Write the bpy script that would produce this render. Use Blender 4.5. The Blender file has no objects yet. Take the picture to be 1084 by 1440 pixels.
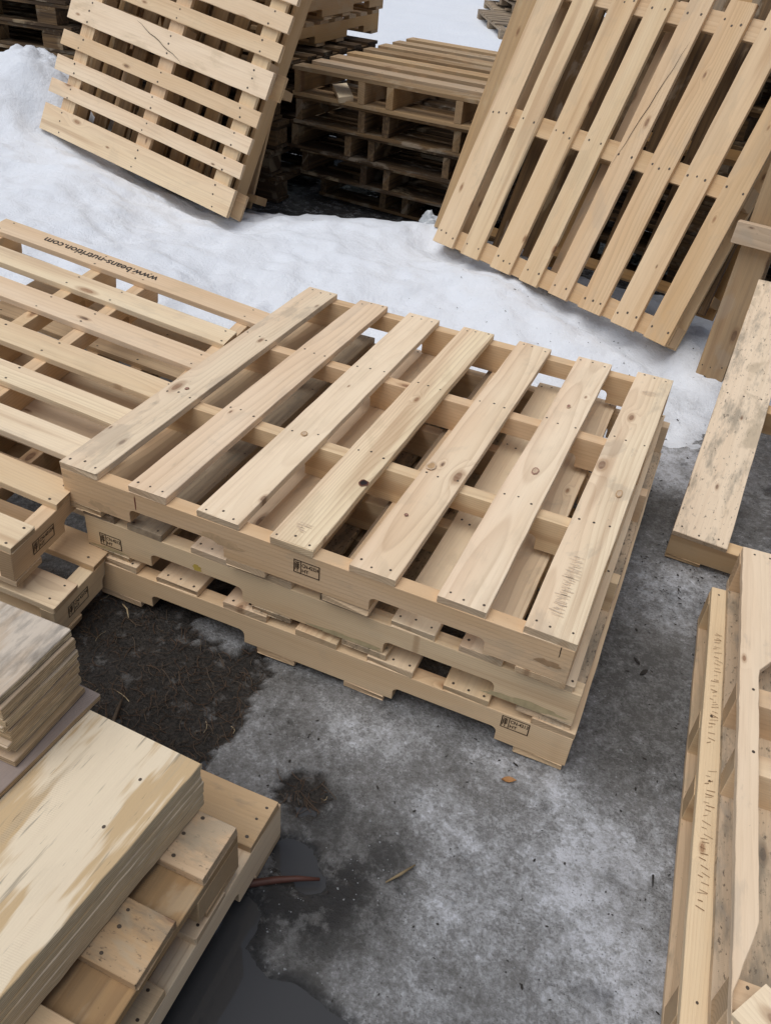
import bpy, bmesh, math, random
import numpy as np
from mathutils import Matrix, Vector

sc = bpy.context.scene
COL = sc.collection
rnd = random.Random(11)
R_ = math.radians

# ---------------------------------------------------------------- node helpers
def newmat(name):
    m = bpy.data.materials.new(name); m.use_nodes = True
    nt = m.node_tree
    for n in list(nt.nodes): nt.nodes.remove(n)
    out = nt.nodes.new('ShaderNodeOutputMaterial'); b = nt.nodes.new('ShaderNodeBsdfPrincipled')
    nt.links.new(b.outputs[0], out.inputs[0])
    return m, NT(nt), b

class NT:
    def __init__(s, nt): s.nt = nt
    def n(s, t, **kw):
        x = s.nt.nodes.new(t)
        for k, v in kw.items(): setattr(x, k, v)
        return x
    def set(s, sock, v):
        if isinstance(v, bpy.types.NodeSocket): s.nt.links.new(v, sock)
        elif v is not None: sock.default_value = v
    def math(s, op, a, b=None, c=None, clamp=False):
        x = s.n('ShaderNodeMath', operation=op); x.use_clamp = clamp
        s.set(x.inputs[0], a); s.set(x.inputs[1], b); s.set(x.inputs[2], c)
        return x.outputs[0]
    def mix(s, f, a, b, mode='MIX'):
        x = s.n('ShaderNodeMix', data_type='RGBA', blend_type=mode)
        s.set(x.inputs[0], f)
        for i, v in ((6, a), (7, b)):
            if isinstance(v, tuple) and len(v) == 3: v = (*v, 1)
            s.set(x.inputs[i], v)
        return x.outputs[2]
    def sm(s, v, a, b):
        x = s.n('ShaderNodeMapRange', interpolation_type='SMOOTHSTEP')
        s.set(x.inputs[0], v); x.inputs[1].default_value = a; x.inputs[2].default_value = b
        return x.outputs[0]
    def xyz(s, x, y, z):
        c = s.n('ShaderNodeCombineXYZ')
        for i, v in enumerate((x, y, z)): s.set(c.inputs[i], v)
        return c.outputs[0]
    def noise(s, vec, scale=1, detail=2, rough=.5, dist=0):
        x = s.n('ShaderNodeTexNoise'); s.set(x.inputs['Vector'], vec)
        x.inputs['Scale'].default_value = scale; x.inputs['Detail'].default_value = detail
        x.inputs['Roughness'].default_value = rough; x.inputs['Distortion'].default_value = dist
        return x.outputs[0]
    def attr(s, name):
        x = s.n('ShaderNodeAttribute'); x.attribute_name = name
        return x.outputs['Fac']
    def bump(s, h, dist, strength=1, normal=None):
        x = s.n('ShaderNodeBump'); x.inputs['Distance'].default_value = dist; x.inputs['Strength'].default_value = strength
        s.set(x.inputs['Height'], h)
        if normal is not None: s.set(x.inputs['Normal'], normal)
        return x.outputs[0]

# object colour carries per-board data: R tone (pale..brown), G age (fresh..grey, also painted shade), B dirt, A seed
def wood_material(name, ply=False):
    m, t, b = newmat(name)
    oi = t.n('ShaderNodeObjectInfo')
    sep = t.n('ShaderNodeSeparateColor'); t.set(sep.inputs[0], oi.outputs['Color'])
    tone, age_shade, dirt = sep.outputs[0], sep.outputs[1], sep.outputs[2]
    seed = oi.outputs['Alpha']
    tc = t.n('ShaderNodeTexCoord')
    sp = t.n('ShaderNodeSeparateXYZ'); t.set(sp.inputs[0], tc.outputs['Object'])
    x0, y0, z0 = sp.outputs
    wn = t.n('ShaderNodeTexWhiteNoise', noise_dimensions='1D'); t.set(wn.inputs['W'], t.math('MULTIPLY', seed, 91.7))
    wc = t.n('ShaderNodeSeparateColor'); t.set(wc.inputs[0], wn.outputs['Color'])
    r1, r2, r3 = wc.outputs
    X = t.math('ADD', x0, t.math('MULTIPLY', seed, 37.0))
    # slow wander of the grain
    wan = t.n('ShaderNodeTexNoise'); t.set(wan.inputs['Vector'], t.xyz(t.math('MULTIPLY', X, .8), t.math('MULTIPLY', y0, 4), t.math('MULTIPLY', z0, 4)))
    wan.inputs['Scale'].default_value = 1; wan.inputs['Detail'].default_value = 2
    ws = t.n('ShaderNodeSeparateColor'); t.set(ws.inputs[0], wan.outputs['Color'])
    wy = t.math('MULTIPLY', t.math('SUBTRACT', ws.outputs[0], .5), .07)
    wz = t.math('MULTIPLY', t.math('SUBTRACT', ws.outputs[1], .5), .05)
    # knots
    kv = t.n('ShaderNodeTexVoronoi', voronoi_dimensions='2D', feature='F1')
    t.set(kv.inputs['Vector'], t.xyz(t.math('MULTIPLY', X, 3.4 if not ply else 1.5), t.math('MULTIPLY', t.math('ADD', y0, t.math('MULTIPLY', seed, 7)), 8.5 if not ply else 3.5), 0.0))
    kv.inputs['Scale'].default_value = 1
    kc = t.n('ShaderNodeSeparateColor'); t.set(kc.inputs[0], kv.outputs['Color'])
    kon = t.math('GREATER_THAN', kc.outputs[0], .62)
    kd = kv.outputs['Distance']
    ksz = t.math('ADD', .022, t.math('MULTIPLY', t.math('POWER', kc.outputs[1], 2), .07))
    infl = t.math('MULTIPLY', t.math('EXPONENT', t.math('MULTIPLY', t.math('POWER', t.math('DIVIDE', kd, t.math('MULTIPLY', ksz, 2.4)), 2), -1)), kon)
    core = t.math('MULTIPLY', t.math('SUBTRACT', 1, t.sm(t.math('DIVIDE', kd, ksz), .72, 1.05)), kon)
    rim = t.math('MULTIPLY', t.math('SUBTRACT', t.math('SUBTRACT', 1, t.sm(t.math('DIVIDE', kd, ksz), 1.0, 1.9)), core), kon, clamp=True)
    # growth rings round a pith that lies off the board
    cy = t.math('MULTIPLY', t.math('SUBTRACT', r1, .5), .16)
    cz = t.math('SUBTRACT', -.028, t.math('MULTIPLY', r2, .1))
    dy = t.math('ADD', t.math('SUBTRACT', y0, cy), wy); dz = t.math('ADD', t.math('SUBTRACT', z0, cz), wz)
    rr = t.math('SQRT', t.math('ADD', t.math('MULTIPLY', dy, dy), t.math('MULTIPLY', dz, dz)))
    rr = t.math('ADD', rr, t.math('MULTIPLY', infl, .015))
    ph = t.math('MULTIPLY', rr, t.math('ADD', 95, t.math('MULTIPLY', r3, 110)))
    fr = t.math('FRACT', ph)
    late = t.math('MULTIPLY', t.math('POWER', fr, 2.6), t.math('SUBTRACT', 1, t.sm(fr, .9, 1.0)))
    # fibres
    fib = t.noise(t.xyz(t.math('MULTIPLY', X, 9), t.math('MULTIPLY', y0, 420), t.math('MULTIPLY', z0, 420)), 1, 3, .6)
    fib2 = t.noise(t.xyz(t.math('MULTIPLY', X, 3), t.math('MULTIPLY', y0, 70), t.math('MULTIPLY', z0, 70)), 1, 3, .55)
    big = t.noise(t.xyz(t.math('MULTIPLY', X, 2.2), t.math('MULTIPLY', y0, 14), t.math('MULTIPLY', z0, 14)), 1, 3, .55)
    big_ = big
    pale, tan = (.80, .655, .475), (.60, .355, .145)
    pale = t.mix(r3, (.97, .785, .585), (.955, .795, .545))
    pale = t.mix(t.math('MULTIPLY', t.sm(t.math('ADD', y0, t.math('MULTIPLY', t.math('SUBTRACT', big_, .5), .12)), -.03, .05), t.math('MULTIPLY', r2, .5)), pale, (.94, .69, .485))
    tn = t.math('ADD', tone, t.math('MULTIPLY', t.math('SUBTRACT', big, .5), .5), clamp=True)
    base = t.mix(tn, pale, tan)
    gs = t.math('MULTIPLY', late, t.math('ADD', .10, t.math('MULTIPLY', t.math('POWER', r2, 2), .30)))
    base = t.mix(gs, base, t.mix(tone, (.46, .28, .15), (.24, .125, .055)))
    base = t.mix(t.math('MULTIPLY', t.sm(fib2, .5, .75), .24), base, (.56, .38, .22))
    base = t.mix(t.math('MULTIPLY', t.sm(fib, .5, .8), .2), base, (.46, .32, .2))
    # heartwood streak on some boards
    hs = t.math('MULTIPLY', t.math('MULTIPLY', t.sm(t.noise(t.xyz(t.math('MULTIPLY', X, .9), t.math('MULTIPLY', y0, 22), t.math('MULTIPLY', z0, 22)), 1, 2), .56, .72), t.math('GREATER_THAN', r3, .45)), .42)
    base = t.mix(hs, base, (.44, .25, .13))
    # knots
    knt = t.noise(t.xyz(t.math('MULTIPLY', X, 60), t.math('MULTIPLY', y0, 60), 0), 1, 2)
    base = t.mix(t.math('MULTIPLY', rim, .45), base, (.34, .17, .075))
    kcol = t.mix(kc.outputs[2], (.34, .17, .085), (.10, .045, .028))
    base = t.mix(t.math('MULTIPLY', core, t.math('ADD', .55, t.math('MULTIPLY', knt, .5))), base, kcol)
    # grey weathering, and darkening painted in for shade
    wth = t.math('MULTIPLY', age_shade, t.math('ADD', .55, t.math('MULTIPLY', fib2, .8)), clamp=True)
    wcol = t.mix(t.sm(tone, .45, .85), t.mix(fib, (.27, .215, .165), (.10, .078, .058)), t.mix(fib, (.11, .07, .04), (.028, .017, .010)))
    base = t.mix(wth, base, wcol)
    # blue-grey mould / grime blotches and black specks
    mo = t.noise(t.xyz(t.math('MULTIPLY', X, 7), t.math('MULTIPLY', y0, 22), t.math('MULTIPLY', z0, 22)), 1, 5, .65)
    thr = t.math('SUBTRACT', .75, t.math('MULTIPLY', dirt, .33))
    mm = t.math('MULTIPLY', t.math('SUBTRACT', mo, thr), 6.5, clamp=True)
    base = t.mix(t.math('MULTIPLY', mm, .6), base, (.20, .185, .15))
    sp2 = t.noise(t.xyz(t.math('MULTIPLY', X, 60), t.math('MULTIPLY', y0, 110), t.math('MULTIPLY', z0, 110)), 1, 3, .7)
    sm2 = t.math('MULTIPLY', t.math('SUBTRACT', sp2, t.math('SUBTRACT', .77, t.math('MULTIPLY', dirt, .23))), 9, clamp=True)
    base = t.mix(t.math('MULTIPLY', sm2, .75), base, (.05, .042, .035))
    ws2 = t.noise(t.xyz(t.math('MULTIPLY', X, 4.5), t.math('MULTIPLY', t.math('ADD', y0, t.math('MULTIPLY', z0, .7)), 9), 2), 1, 5, .62, .4)
    base = t.mix(t.math('MULTIPLY', t.sm(ws2, .53, .63), t.math('ADD', .05, t.math('MULTIPLY', dirt, .85)), clamp=True), base, t.mix(r1, (.56, .43, .26), (.42, .36, .29)))
    # saw marks across the board
    saw = t.math('SINE', t.math('MULTIPLY', t.math('ADD', X, t.math('MULTIPLY', y0, .12)), 1900))
    sawm = t.sm(t.noise(t.xyz(t.math('MULTIPLY', X, 4), t.math('MULTIPLY', y0, 14), 0), 1, 2), .57, .72)
    base = t.mix(t.math('MULTIPLY', t.math('MULTIPLY', t.sm(saw, .2, 1.0), sawm), .15), base, (.2, .16, .12))
    # end grain: faces that look along the board
    geo = t.n('ShaderNodeNewGeometry')
    vt = t.n('ShaderNodeVectorTransform', vector_type='NORMAL', convert_from='WORLD', convert_to='OBJECT')
    t.set(vt.inputs[0], geo.outputs['True Normal'])
    vs = t.n('ShaderNodeSeparateXYZ'); t.set(vs.inputs[0], vt.outputs[0])
    endf = t.sm(t.math('ABSOLUTE', vs.outputs[0]), .7, .95)
    if ply:
        st1 = t.noise(t.xyz(t.math('MULTIPLY', X, 2.3), t.math('MULTIPLY', y0, 8), 0), 1, 4, .55)
        st2 = t.noise(t.xyz(t.math('MULTIPLY', X, 2.6), t.math('MULTIPLY', y0, 34), 3), 1, 4, .6)
        st3 = t.noise(t.xyz(t.math('MULTIPLY', X, 22), t.math('MULTIPLY', y0, 240), 5), 1, 3, .6)
        st4 = t.noise(t.xyz(t.math('MULTIPLY', X, 5), t.math('MULTIPLY', y0, 60), 9), 1, 3, .6)
        base = t.mix(.75, base, t.mix(tone, (.84, .715, .53), (.52, .38, .25)))
        base = t.mix(t.math('MULTIPLY', t.sm(t.math('ADD', st1, t.math('MULTIPLY', t.math('SUBTRACT', st2, .5), .5)), .495, .56), .85), base, (.58, .40, .20))
        base = t.mix(t.math('MULTIPLY', t.sm(st2, .56, .68), .45), base, (.50, .40, .27))
        base = t.mix(t.math('MULTIPLY', t.sm(st4, .60, .70), .7), base, (.26, .22, .16))
        base = t.mix(t.math('MULTIPLY', t.sm(st3, .64, .74), .6), base, (.16, .12, .08))
        base = t.mix(t.math('MULTIPLY', age_shade, 1.6, clamp=True), base, t.mix(st2, t.mix(tone, (.72, .66, .60), (.33, .26, .23)), t.mix(tone, (.46, .40, .36), (.22, .175, .155))))
        base = t.mix(t.math('MULTIPLY', mm, t.math('MULTIPLY', dirt, .7)), base, (.10, .095, .09))
        # laminations on every edge of a sheet
        edge = t.math('SUBTRACT', 1, t.sm(t.math('ABSOLUTE', vs.outputs[2]), .4, .8))
        lam = t.math('FRACT', t.math('MULTIPLY', t.math('ADD', z0, .5), 240))
        lm = t.sm(t.math('ABSOLUTE', t.math('SUBTRACT', lam, .5)), .12, .3)
        en = t.noise(t.xyz(t.math('MULTIPLY', t.math('ADD', X, y0), 25), t.math('MULTIPLY', z0, 420), 1.0), 1, 4, .65)
        ec = t.mix(tone, t.mix(lm, (.58, .46, .29), (.76, .64, .44)), t.mix(lm, (.34, .22, .12), (.56, .40, .24)))
        ec = t.mix(t.math('MULTIPLY', t.sm(en, .52, .72), .4), ec, (.30, .21, .12))
        ec = t.mix(t.math('MULTIPLY', t.math('MULTIPLY', dirt, t.sm(en, .4, .55)), .75), ec, (.09, .07, .05))
        base = t.mix(edge, base, ec)
    else:
        base = t.mix(t.math('MULTIPLY', endf, t.math('SUBTRACT', .55, t.math('MULTIPLY', age_shade, .5))), base, t.mix(late, (.40, .28, .165), (.23, .14, .075)))
    t.set(b.inputs['Base Color'], base)
    t.set(b.inputs['Roughness'], t.math('ADD', .62, t.math('MULTIPLY', fib, .25)))
    b.inputs['Specular IOR Level'].default_value = .22
    h = t.math('ADD', t.math('MULTIPLY', fib, .6), t.math('ADD', t.math('MULTIPLY', late, -.35), t.math('MULTIPLY', t.math('MULTIPLY', saw, sawm), .18)))
    h = t.math('ADD', h, t.math('MULTIPLY', mm, -.3))
    t.set(b.inputs['Normal'], t.bump(h, .0009, .75))
    return m

WOOD = wood_material('sawn_wood')
PLY = wood_material('plywood', True)
PLYBRIGHT = PLY

def flat_mat(name, col, rough=.6, metal=0, spec=.4):
    m, t, b = newmat(name)
    tc = t.n('ShaderNodeTexCoord')
    n = t.noise(tc.outputs['Object'], 60, 3, .6)
    dark = tuple(c * .6 for c in col)
    t.set(b.inputs['Base Color'], t.mix(n, dark, tuple(min(1, c * 1.3) for c in col)))
    b.inputs['Roughness'].default_value = rough; b.inputs['Metallic'].default_value = metal
    b.inputs['Specular IOR Level'].default_value = spec
    return m
NAIL = flat_mat('nail_steel', (.105, .08, .06), .5, .2)
CHAR = flat_mat('burnt_brand', (.035, .016, .008), .8)
SCORCH = flat_mat('scorched_wood', (.34, .17, .07), .8)
INK = flat_mat('faded_ink', (.07, .055, .045), .85)
PLASTIC = flat_mat('white_plastic', (.72, .75, .78), .35)
BARK = flat_mat('red_bark', (.085, .032, .022), .55)
TWIGM = flat_mat('dry_twig', (.085, .06, .04), .8)
STRAW = flat_mat('pale_straw', (.42, .33, .2), .8)
TWIGL = flat_mat('wet_splinter', (.24, .18, .10), .7)
LEAFM = flat_mat('dry_leaf', (.40, .20, .075), .7)
DARKLEAF = flat_mat('dark_litter', (.03, .026, .022), .8)
NEEDLE = flat_mat('pine_needle', (.075, .043, .024), .75)

# ---------------------------------------------------------------- mesh helpers
def link(name, me, mats, parent=None, loc=(0, 0, 0), rz=0, col=None):
    o = bpy.data.objects.new(name, me)
    COL.objects.link(o)
    for m in mats: me.materials.append(m)
    if parent is not None: o.parent = parent
    o.location = loc; o.rotation_euler = (0, 0, rz)
    if col: o.color = col
    return o

NAILR = 1.0
def board_mesh(L, W, T, nails=(), bow=.0015, split=0, seed=0, wane=None, taper=None, nail_under=False):
    """length on X, width on Y, thickness on Z, centred; worn edges, slight bow; nail heads on top as material 1"""
    g = random.Random(seed)
    nx = max(4, int(L / (.07 if not taper else .025))); ch = min(.0013, T * .09)
    hx, hy, hz = L / 2, W / 2, T / 2
    sec = [(-1, -1, ch, 0), (1, -1, -ch, 0), (1, -1, 0, ch), (1, 1, 0, -ch), (1, 1, -ch, 0), (-1, 1, ch, 0), (-1, 1, 0, -ch), (-1, -1, 0, ch)]
    V, F = [], []
    bx = g.uniform(-1, 1) * bow; tw = g.uniform(-1, 1) * bow / max(hy, .02) * .6; cv = g.uniform(-1, 1) * bow
    xs = [-hx, -hx + ch] + [-hx + ch + (L - 2 * ch) * i / nx for i in range(1, nx)] + [hx - ch, hx]
    for i, x in enumerate(xs):
        end = i in (0, len(xs) - 1)
        u = x / hx
        wj = g.uniform(-1, 1) * .0008
        for (sy, sz, oy, oz) in sec:
            w = hy
            if taper: w = hy * taper(u, sy)
            if wane and sy == wane[0] and sz == 1 and wane[1] < u < wane[2]:
                ww = math.sin((u - wane[1]) / (wane[2] - wane[1]) * math.pi)
                y = sy * (w - ww * wane[3] * (1 if oz == 0 else .25)) + oy; z = sz * hz + oz - ww * wane[3] * (.0 if oz == 0 else .9)
            else:
                y = sy * w + oy + wj; z = sz * hz + oz
            if end:
                y -= math.copysign(ch, y) * .8; z -= math.copysign(ch, z) * .8
            xx = x + (g.uniform(-1, 1) * .0016 if end else 0) - (math.copysign(g.uniform(.002, .007), x) if end and g.random() < .12 else 0)
            V.append((xx, y + cv * (1 - u * u), z + bx * (1 - u * u) + tw * u * y))
    n = len(xs)
    for i in range(n - 1):
        for k in range(8):
            a = i * 8 + k; c = i * 8 + (k + 1) % 8
            F.append((a, c, c + 8, a + 8))
    F.append(tuple(range(7, -1, -1))); F.append(tuple(range((n - 1) * 8, n * 8)))
    mi = [0] * len(F)
    for (px, py) in nails:
        u = px / hx
        zt = hz + bx * (1 - u * u) + tw * u * py + .0004
        if nail_under: zt = -zt
        c0 = len(V); r = (.0025 + g.random() * .0009) * NAILR; py += cv * (1 - u * u)
        ph = g.random() * 3
        for k in range(8):
            a = ph + k * math.pi / 4
            V.append((px + math.cos(a) * r * 1.15, py + math.sin(a) * r, zt))
        F.append(tuple(range(c0, c0 + 8))); mi.append(1)
    me = bpy.data.meshes.new('board')
    me.from_pydata(V, [], F); me.polygons.foreach_set('material_index', mi); me.update()
    return me

def notched_mesh(L, T, H, notches, depth=.038, rad=.014, seed=0, frac=None):
    """stringer: profile in X (length) / Z (height), thickness on Y; notches = [(x0,x1)] measured from the centre along the underside"""
    pts = [(-L / 2, -H / 2)]
    for (a, c) in notches:
        pts.append((a, -H / 2))
        z1 = -H / 2 + depth
        pts.append((a, z1 - rad))
        for k in range(1, 5):
            th = k / 4 * math.pi / 2; pts.append((a + rad - rad * math.cos(th), z1 - rad + rad * math.sin(th)))
        for k in range(0, 4):
            th = k / 4 * math.pi / 2; pts.append((c - rad + rad * math.sin(th), z1 - rad + rad * math.cos(th)))
        pts.append((c, z1 - rad)); pts.append((c, -H / 2))
    pts += [(L / 2, -H / 2), (L / 2, H / 2), (-L / 2, H / 2)]
    bm = bmesh.new()
    g = random.Random(seed)
    vs = [bm.verts.new((x, -T / 2, z)) for x, z in pts]
    f = bm.faces.new(vs)
    r = bmesh.ops.extrude_face_region(bm, geom=[f])
    bmesh.ops.translate(bm, verts=[e for e in r['geom'] if isinstance(e, bmesh.types.BMVert)], vec=(0, T, 0))
    bmesh.ops.recalc_face_normals(bm, faces=bm.faces)
    es = [e for e in bm.edges if len(e.link_faces) == 2 and e.calc_face_angle(0) > .9]
    bmesh.ops.bevel(bm, geom=es, offset=.0011, segments=1, affect='EDGES')
    me = bpy.data.meshes.new('stringer'); bm.to_mesh(me); bm.free()
    return me

def root(name, label, cat, mat4, group=None):
    o = bpy.data.objects.new(name, None); COL.objects.link(o)
    o.empty_display_size = .05
    o.matrix_world = mat4
    o['label'] = label; o['category'] = cat
    if group: o['group'] = group
    return o

def col(tone, age_shade, dirt, j=.12):
    return (max(0, tone + rnd.uniform(-j, j)), max(0, age_shade + rnd.uniform(-j, j) * (1 if age_shade > .1 else .25)), max(0, dirt + rnd.uniform(-j, j)), rnd.random())

# text as flat meshes --------------------------------------------------------
def text_geom(s, size):
    cu = bpy.data.curves.new('lettering', 'FONT'); cu.body = s; cu.size = size; cu.resolution_u = 3; cu.offset = size * .018
    o = bpy.data.objects.new('lettering', cu); COL.objects.link(o)
    dg = bpy.context.evaluated_depsgraph_get(); dg.update()
    me = bpy.data.meshes.new_from_object(o.evaluated_get(dg))
    v = [tuple(p.co) for p in me.vertices]; f = [tuple(p.vertices) for p in me.polygons]
    bpy.data.objects.remove(o); bpy.data.curves.remove(cu); bpy.data.meshes.remove(me)
    return v, f

def stamp_mesh(number, w, h):
    """wheat ear in a box, number and HT, flat in XZ facing -Y; material 0 char, 1 scorch"""
    V, F, M = [], [], []
    def quad(a, b, c, d, m=0, y=0):
        i = len(V); V.extend([(p[0], y, p[1]) for p in (a, b, c, d)]); F.append((i, i + 1, i + 2, i + 3)); M.append(m)
    def seg(p, q, tk):
        dx, dz = q[0] - p[0], q[1] - p[1]; l = math.hypot(dx, dz) or 1; nx, nz = -dz / l * tk / 2, dx / l * tk / 2
        quad((p[0] - nx, p[1] - nz), (q[0] - nx, q[1] - nz), (q[0] + nx, q[1] + nz), (p[0] + nx, p[1] + nz), 0, -.0004)
    tk = .0022
    seg((0, 0), (w, 0), tk); seg((0, h), (w, h), tk); seg((0, -tk / 2), (0, h + tk / 2), tk); seg((w, -tk / 2), (w, h + tk / 2), tk)
    sx = w * .27
    seg((sx, 0), (sx, h), tk * .8)
    cx = sx / 2
    seg((cx, h * .08), (cx, h * .9), .0016)
    for k in range(4):
        z = h * (.3 + .14 * k)
        seg((cx, z), (cx - sx * .28, z + h * .16), .0017); seg((cx, z), (cx + sx * .28, z + h * .16), .0017)
    seg((cx - sx * .32, h * .2), (cx - sx * .32, h * .75), .0014)
    for s, size, x, z in ((number, h * .40, sx + w * .04, h * .56), ('HT', h * .36, sx + w * .04, h * .15)):
        v, f = text_geom(s, size)
        mx = max(p[0] for p in v); k = min(1, (w * .66) / mx) if len(s) > 3 else 1
        i = len(V); V.extend([(x + p[0] * k, -.0004, z + p[1]) for p in v]); F.extend([tuple(i + a for a in q) for q in f]); M.extend([0] * len(f))
    me = bpy.data.meshes.new('brand')
    me.from_pydata(V, [], F); me.polygons.foreach_set('material_index', M); me.update()
    return me

# ---------------------------------------------------------------- pallets
def crack(bo, pts, w):
    V, F = [], []
    for i, (x, y) in enumerate(pts):
        k = w * math.sin((i + .6) / (len(pts) + .2) * math.pi)
        V += [(x, y - k, .0122), (x, y + k, .0122)]
    for i in range(len(pts) - 1): F.append((2 * i, 2 * i + 2, 2 * i + 3, 2 * i + 1))
    me = bpy.data.meshes.new('crack'); me.from_pydata(V, [], F); me.update()
    link('crack', me, [CRACK], bo)
CRACK = flat_mat('dark_crack', (.075, .045, .028), .9)
def pallet(label, M4, axis, W, S, boards, stringers, bottoms, tone=.2, age_shade=0., dirt=.1, T=.019, H=.09, TB=.018, sw=.038,
           notch=((.185, .435), (.79, 1.045)), block=False, group=None, nails=True, overrides=None, name='wooden_pallet', cat='pallet',
           jit=.12, bottom_off=0, smat=None, skip_bottom=False, bot_len=None):
    """stringers run along s, boards along b. axis 'y': s on local X, b on local Y; axis 'x': s on local Y, b on local X."""
    ov = overrides or {}
    r = root(name, label, cat, M4, group)
    def put(nm, me, s, b, z, along_s, c):
        x, y = (s, b) if axis == 'y' else (b, s)
        rz = 0 if (along_s == (axis == 'y')) else math.pi / 2
        return link(nm, me, [WOOD, NAIL], r, (x, y, z), rz, c)
    zb = TB + H if not block else TB + H
    extra = .02 if block else 0
    ztop = TB + H + extra
    # deck boards
    for i, (a, c) in enumerate(boards):
        o = ov.get(('b', i), {})
        b0, b1 = o.get('span', (0, W))
        L = b1 - b0
        nl = []
        if nails:
            for p in stringers:
                w = c - a
                pos = (-.32, .32) if w < .098 else (-.34, 0.02, .34)
                for q in pos:
                    if b0 + .01 < p < b1 - .01:
                        nl.append((p - (b0 + b1) / 2 + rnd.uniform(-.01, .01), (c - a) * q + rnd.uniform(-.006, .006)))
        # put() turns the mesh +90 when it runs along local Y: mesh x->y, mesh y->-x
        if axis == 'y': pass
        wane = o.get('wane')
        if wane is None and rnd.random() < .12: wane = (rnd.choice((-1, 1)), rnd.uniform(-.9, 0), rnd.uniform(.3, .95), .006)
        me = board_mesh(L, c - a, T, nl, bow=o.get('bow', .0018), seed=rnd.random(), wane=wane, taper=o.get('taper'))
        ob = put('deck_board', me, (a + c) / 2, (b0 + b1) / 2, ztop + T / 2 + rnd.uniform(-.0004, .0004), False, o.get('col') or col(tone, age_shade, dirt, jit))
        if o.get('label'): ob['label'] = o['label']
        if o.get('ret') is not None: o['ret'].append(ob)
        ob.rotation_euler[2] += o.get('skew', rnd.uniform(-.003, .003))
    strs = []
    if not block:
        for i, p in enumerate(stringers):
            nn = [(a - S / 2, c - S / 2) for a, c in notch] if notch else []
            o = ov.get(('s', i), {})
            me = notched_mesh(S, sw, H, nn, seed=i)
            st = put('stringer', me, S / 2, p, TB + H / 2, True, o.get('col') or col(min(1, tone + .28), age_shade, dirt, jit))
            strs.append(st)
    else:
        for i, p in enumerate(stringers):
            me = board_mesh(S, sw, .0195, seed=rnd.random())
            put('stringer_board', me, S / 2, p, TB + H + .0101, True, col(min(1, tone + .22), age_shade + .06, dirt, jit))
            for q in (.06, S / 2, S - .06):
                me = board_mesh(sw, .12, H - .0006, seed=rnd.random(), bow=0)
                # block: its grain runs along the deck boards
                ob = put('block', me, q, p, TB + H / 2, False, col(tone + .15, age_shade, dirt))
                strs.append(ob)
    if not skip_bottom:
        for i, (a, c) in enumerate(bottoms):
            o = ov.get(('u', i), {})
            b0, b1 = o.get('span', (0, W))
            me = board_mesh(b1 - b0, c - a, TB - .0008, seed=rnd.random())
            put('bottom_board', me, (a + c) / 2, (b0 + b1) / 2, TB / 2 - .0002, False, o.get('col') or col(tone + .1, age_shade, dirt + .1))
    return r, strs

def MT(x, y, z, yaw=0, tx=0, ty=0):
    return Matrix.Translation((x, y, z)) @ Matrix.Rotation(yaw, 4, 'Z') @ Matrix.Rotation(tx, 4, 'X') @ Matrix.Rotation(ty, 4, 'Y')
def MB(u, v, n, t):
    m = Matrix.Identity(4)
    for i in range(3): m[i][0], m[i][1], m[i][2], m[i][3] = u[i], v[i], n[i], t[i]
    return m
def ZYX(a, b, c):
    return (Matrix.Rotation(R_(a), 3, 'Z') @ Matrix.Rotation(R_(b), 3, 'Y') @ Matrix.Rotation(R_(c), 3, 'X'))

SB = [(0, .1), (.44, .54), (.68, .79), (1.115, 1.219)]     # usual bottom boards
S4 = [.019, .398, .796, 1.2]

def add_stamp(st, number, x, z, w=.06, h=.034, axis='y'):
    me = stamp_mesh(number, w, h)
    o = link('heat_treatment_stamp', me, [CHAR, SCORCH], st, (x, -.0195, z))
    return o

# --- central stack of three
G1 = None
top_b = [(0, .105), (.1905, .2904), (.3678, .4742), (.5534, .6566), (.7392, .8439), (.9317, 1.0358), (1.1127, 1.219)]
T0 = .30
ovt = {('b', 0): dict(col=(.02, .12, .42, .13)), ('b', 1): dict(col=(.22, .0, .14, .37)), ('b', 2): dict(col=(.0, .0, .1, .52)), ('b', 3): dict(col=(.10, .0, .2, .681)),
       ('b', 4): dict(col=(.16, .0, .16, .29)), ('b', 5): dict(col=(.03, 0., .1, .83)), ('b', 6): dict(col=(.02, .03, .34, .951)), ('s', 0): dict(col=(.62, .0, .3, .44))}
rtop = {i: [] for i in range(7)}
for i in range(7): ovt[('b', i)]['ret'] = rtop[i]
p_top, st = pallet('new pale pallet on top of the stack of three in the middle', MT(0, 0, .256), 'y', 1.219, 1.219, top_b, S4, SB,
                   tone=.2, dirt=.12, overrides=ovt)
add_stamp(st[0], 'CN-42324', .612 - .6095, .310 - .256 - .018 - .045)
def knot(bo, x, y, r, mats, seed, asp=1.25):
    g = random.Random(seed); V = [(0, 0, 0)]; F = []; M = []
    N = 14
    rr = [1 + g.uniform(-.14, .14) for _ in range(N)]
    for ring, (k, z) in enumerate(((.72, .0), (1.0, -.0003))):
        for a in range(N):
            th = a / N * 2 * math.pi; V.append((math.cos(th) * r * asp * rr[a] * k, math.sin(th) * r * rr[a] * k, z))
    for a in range(N):
        F.append((0, 1 + a, 1 + (a + 1) % N)); M.append(0)
        F.append((1 + a, 1 + N + a, 1 + N + (a + 1) % N, 1 + (a + 1) % N)); M.append(1)
    me = bpy.data.meshes.new('knot'); me.from_pydata(V, [], F); me.polygons.foreach_set('material_index', M); me.update()
    return link('knot', me, mats, bo, (x, y, .0104 + .0022))
KDARK = flat_mat('black_knot', (.022, .012, .012), .6); KRIM = flat_mat('knot_ring', (.16, .06, .035), .7)
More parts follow.
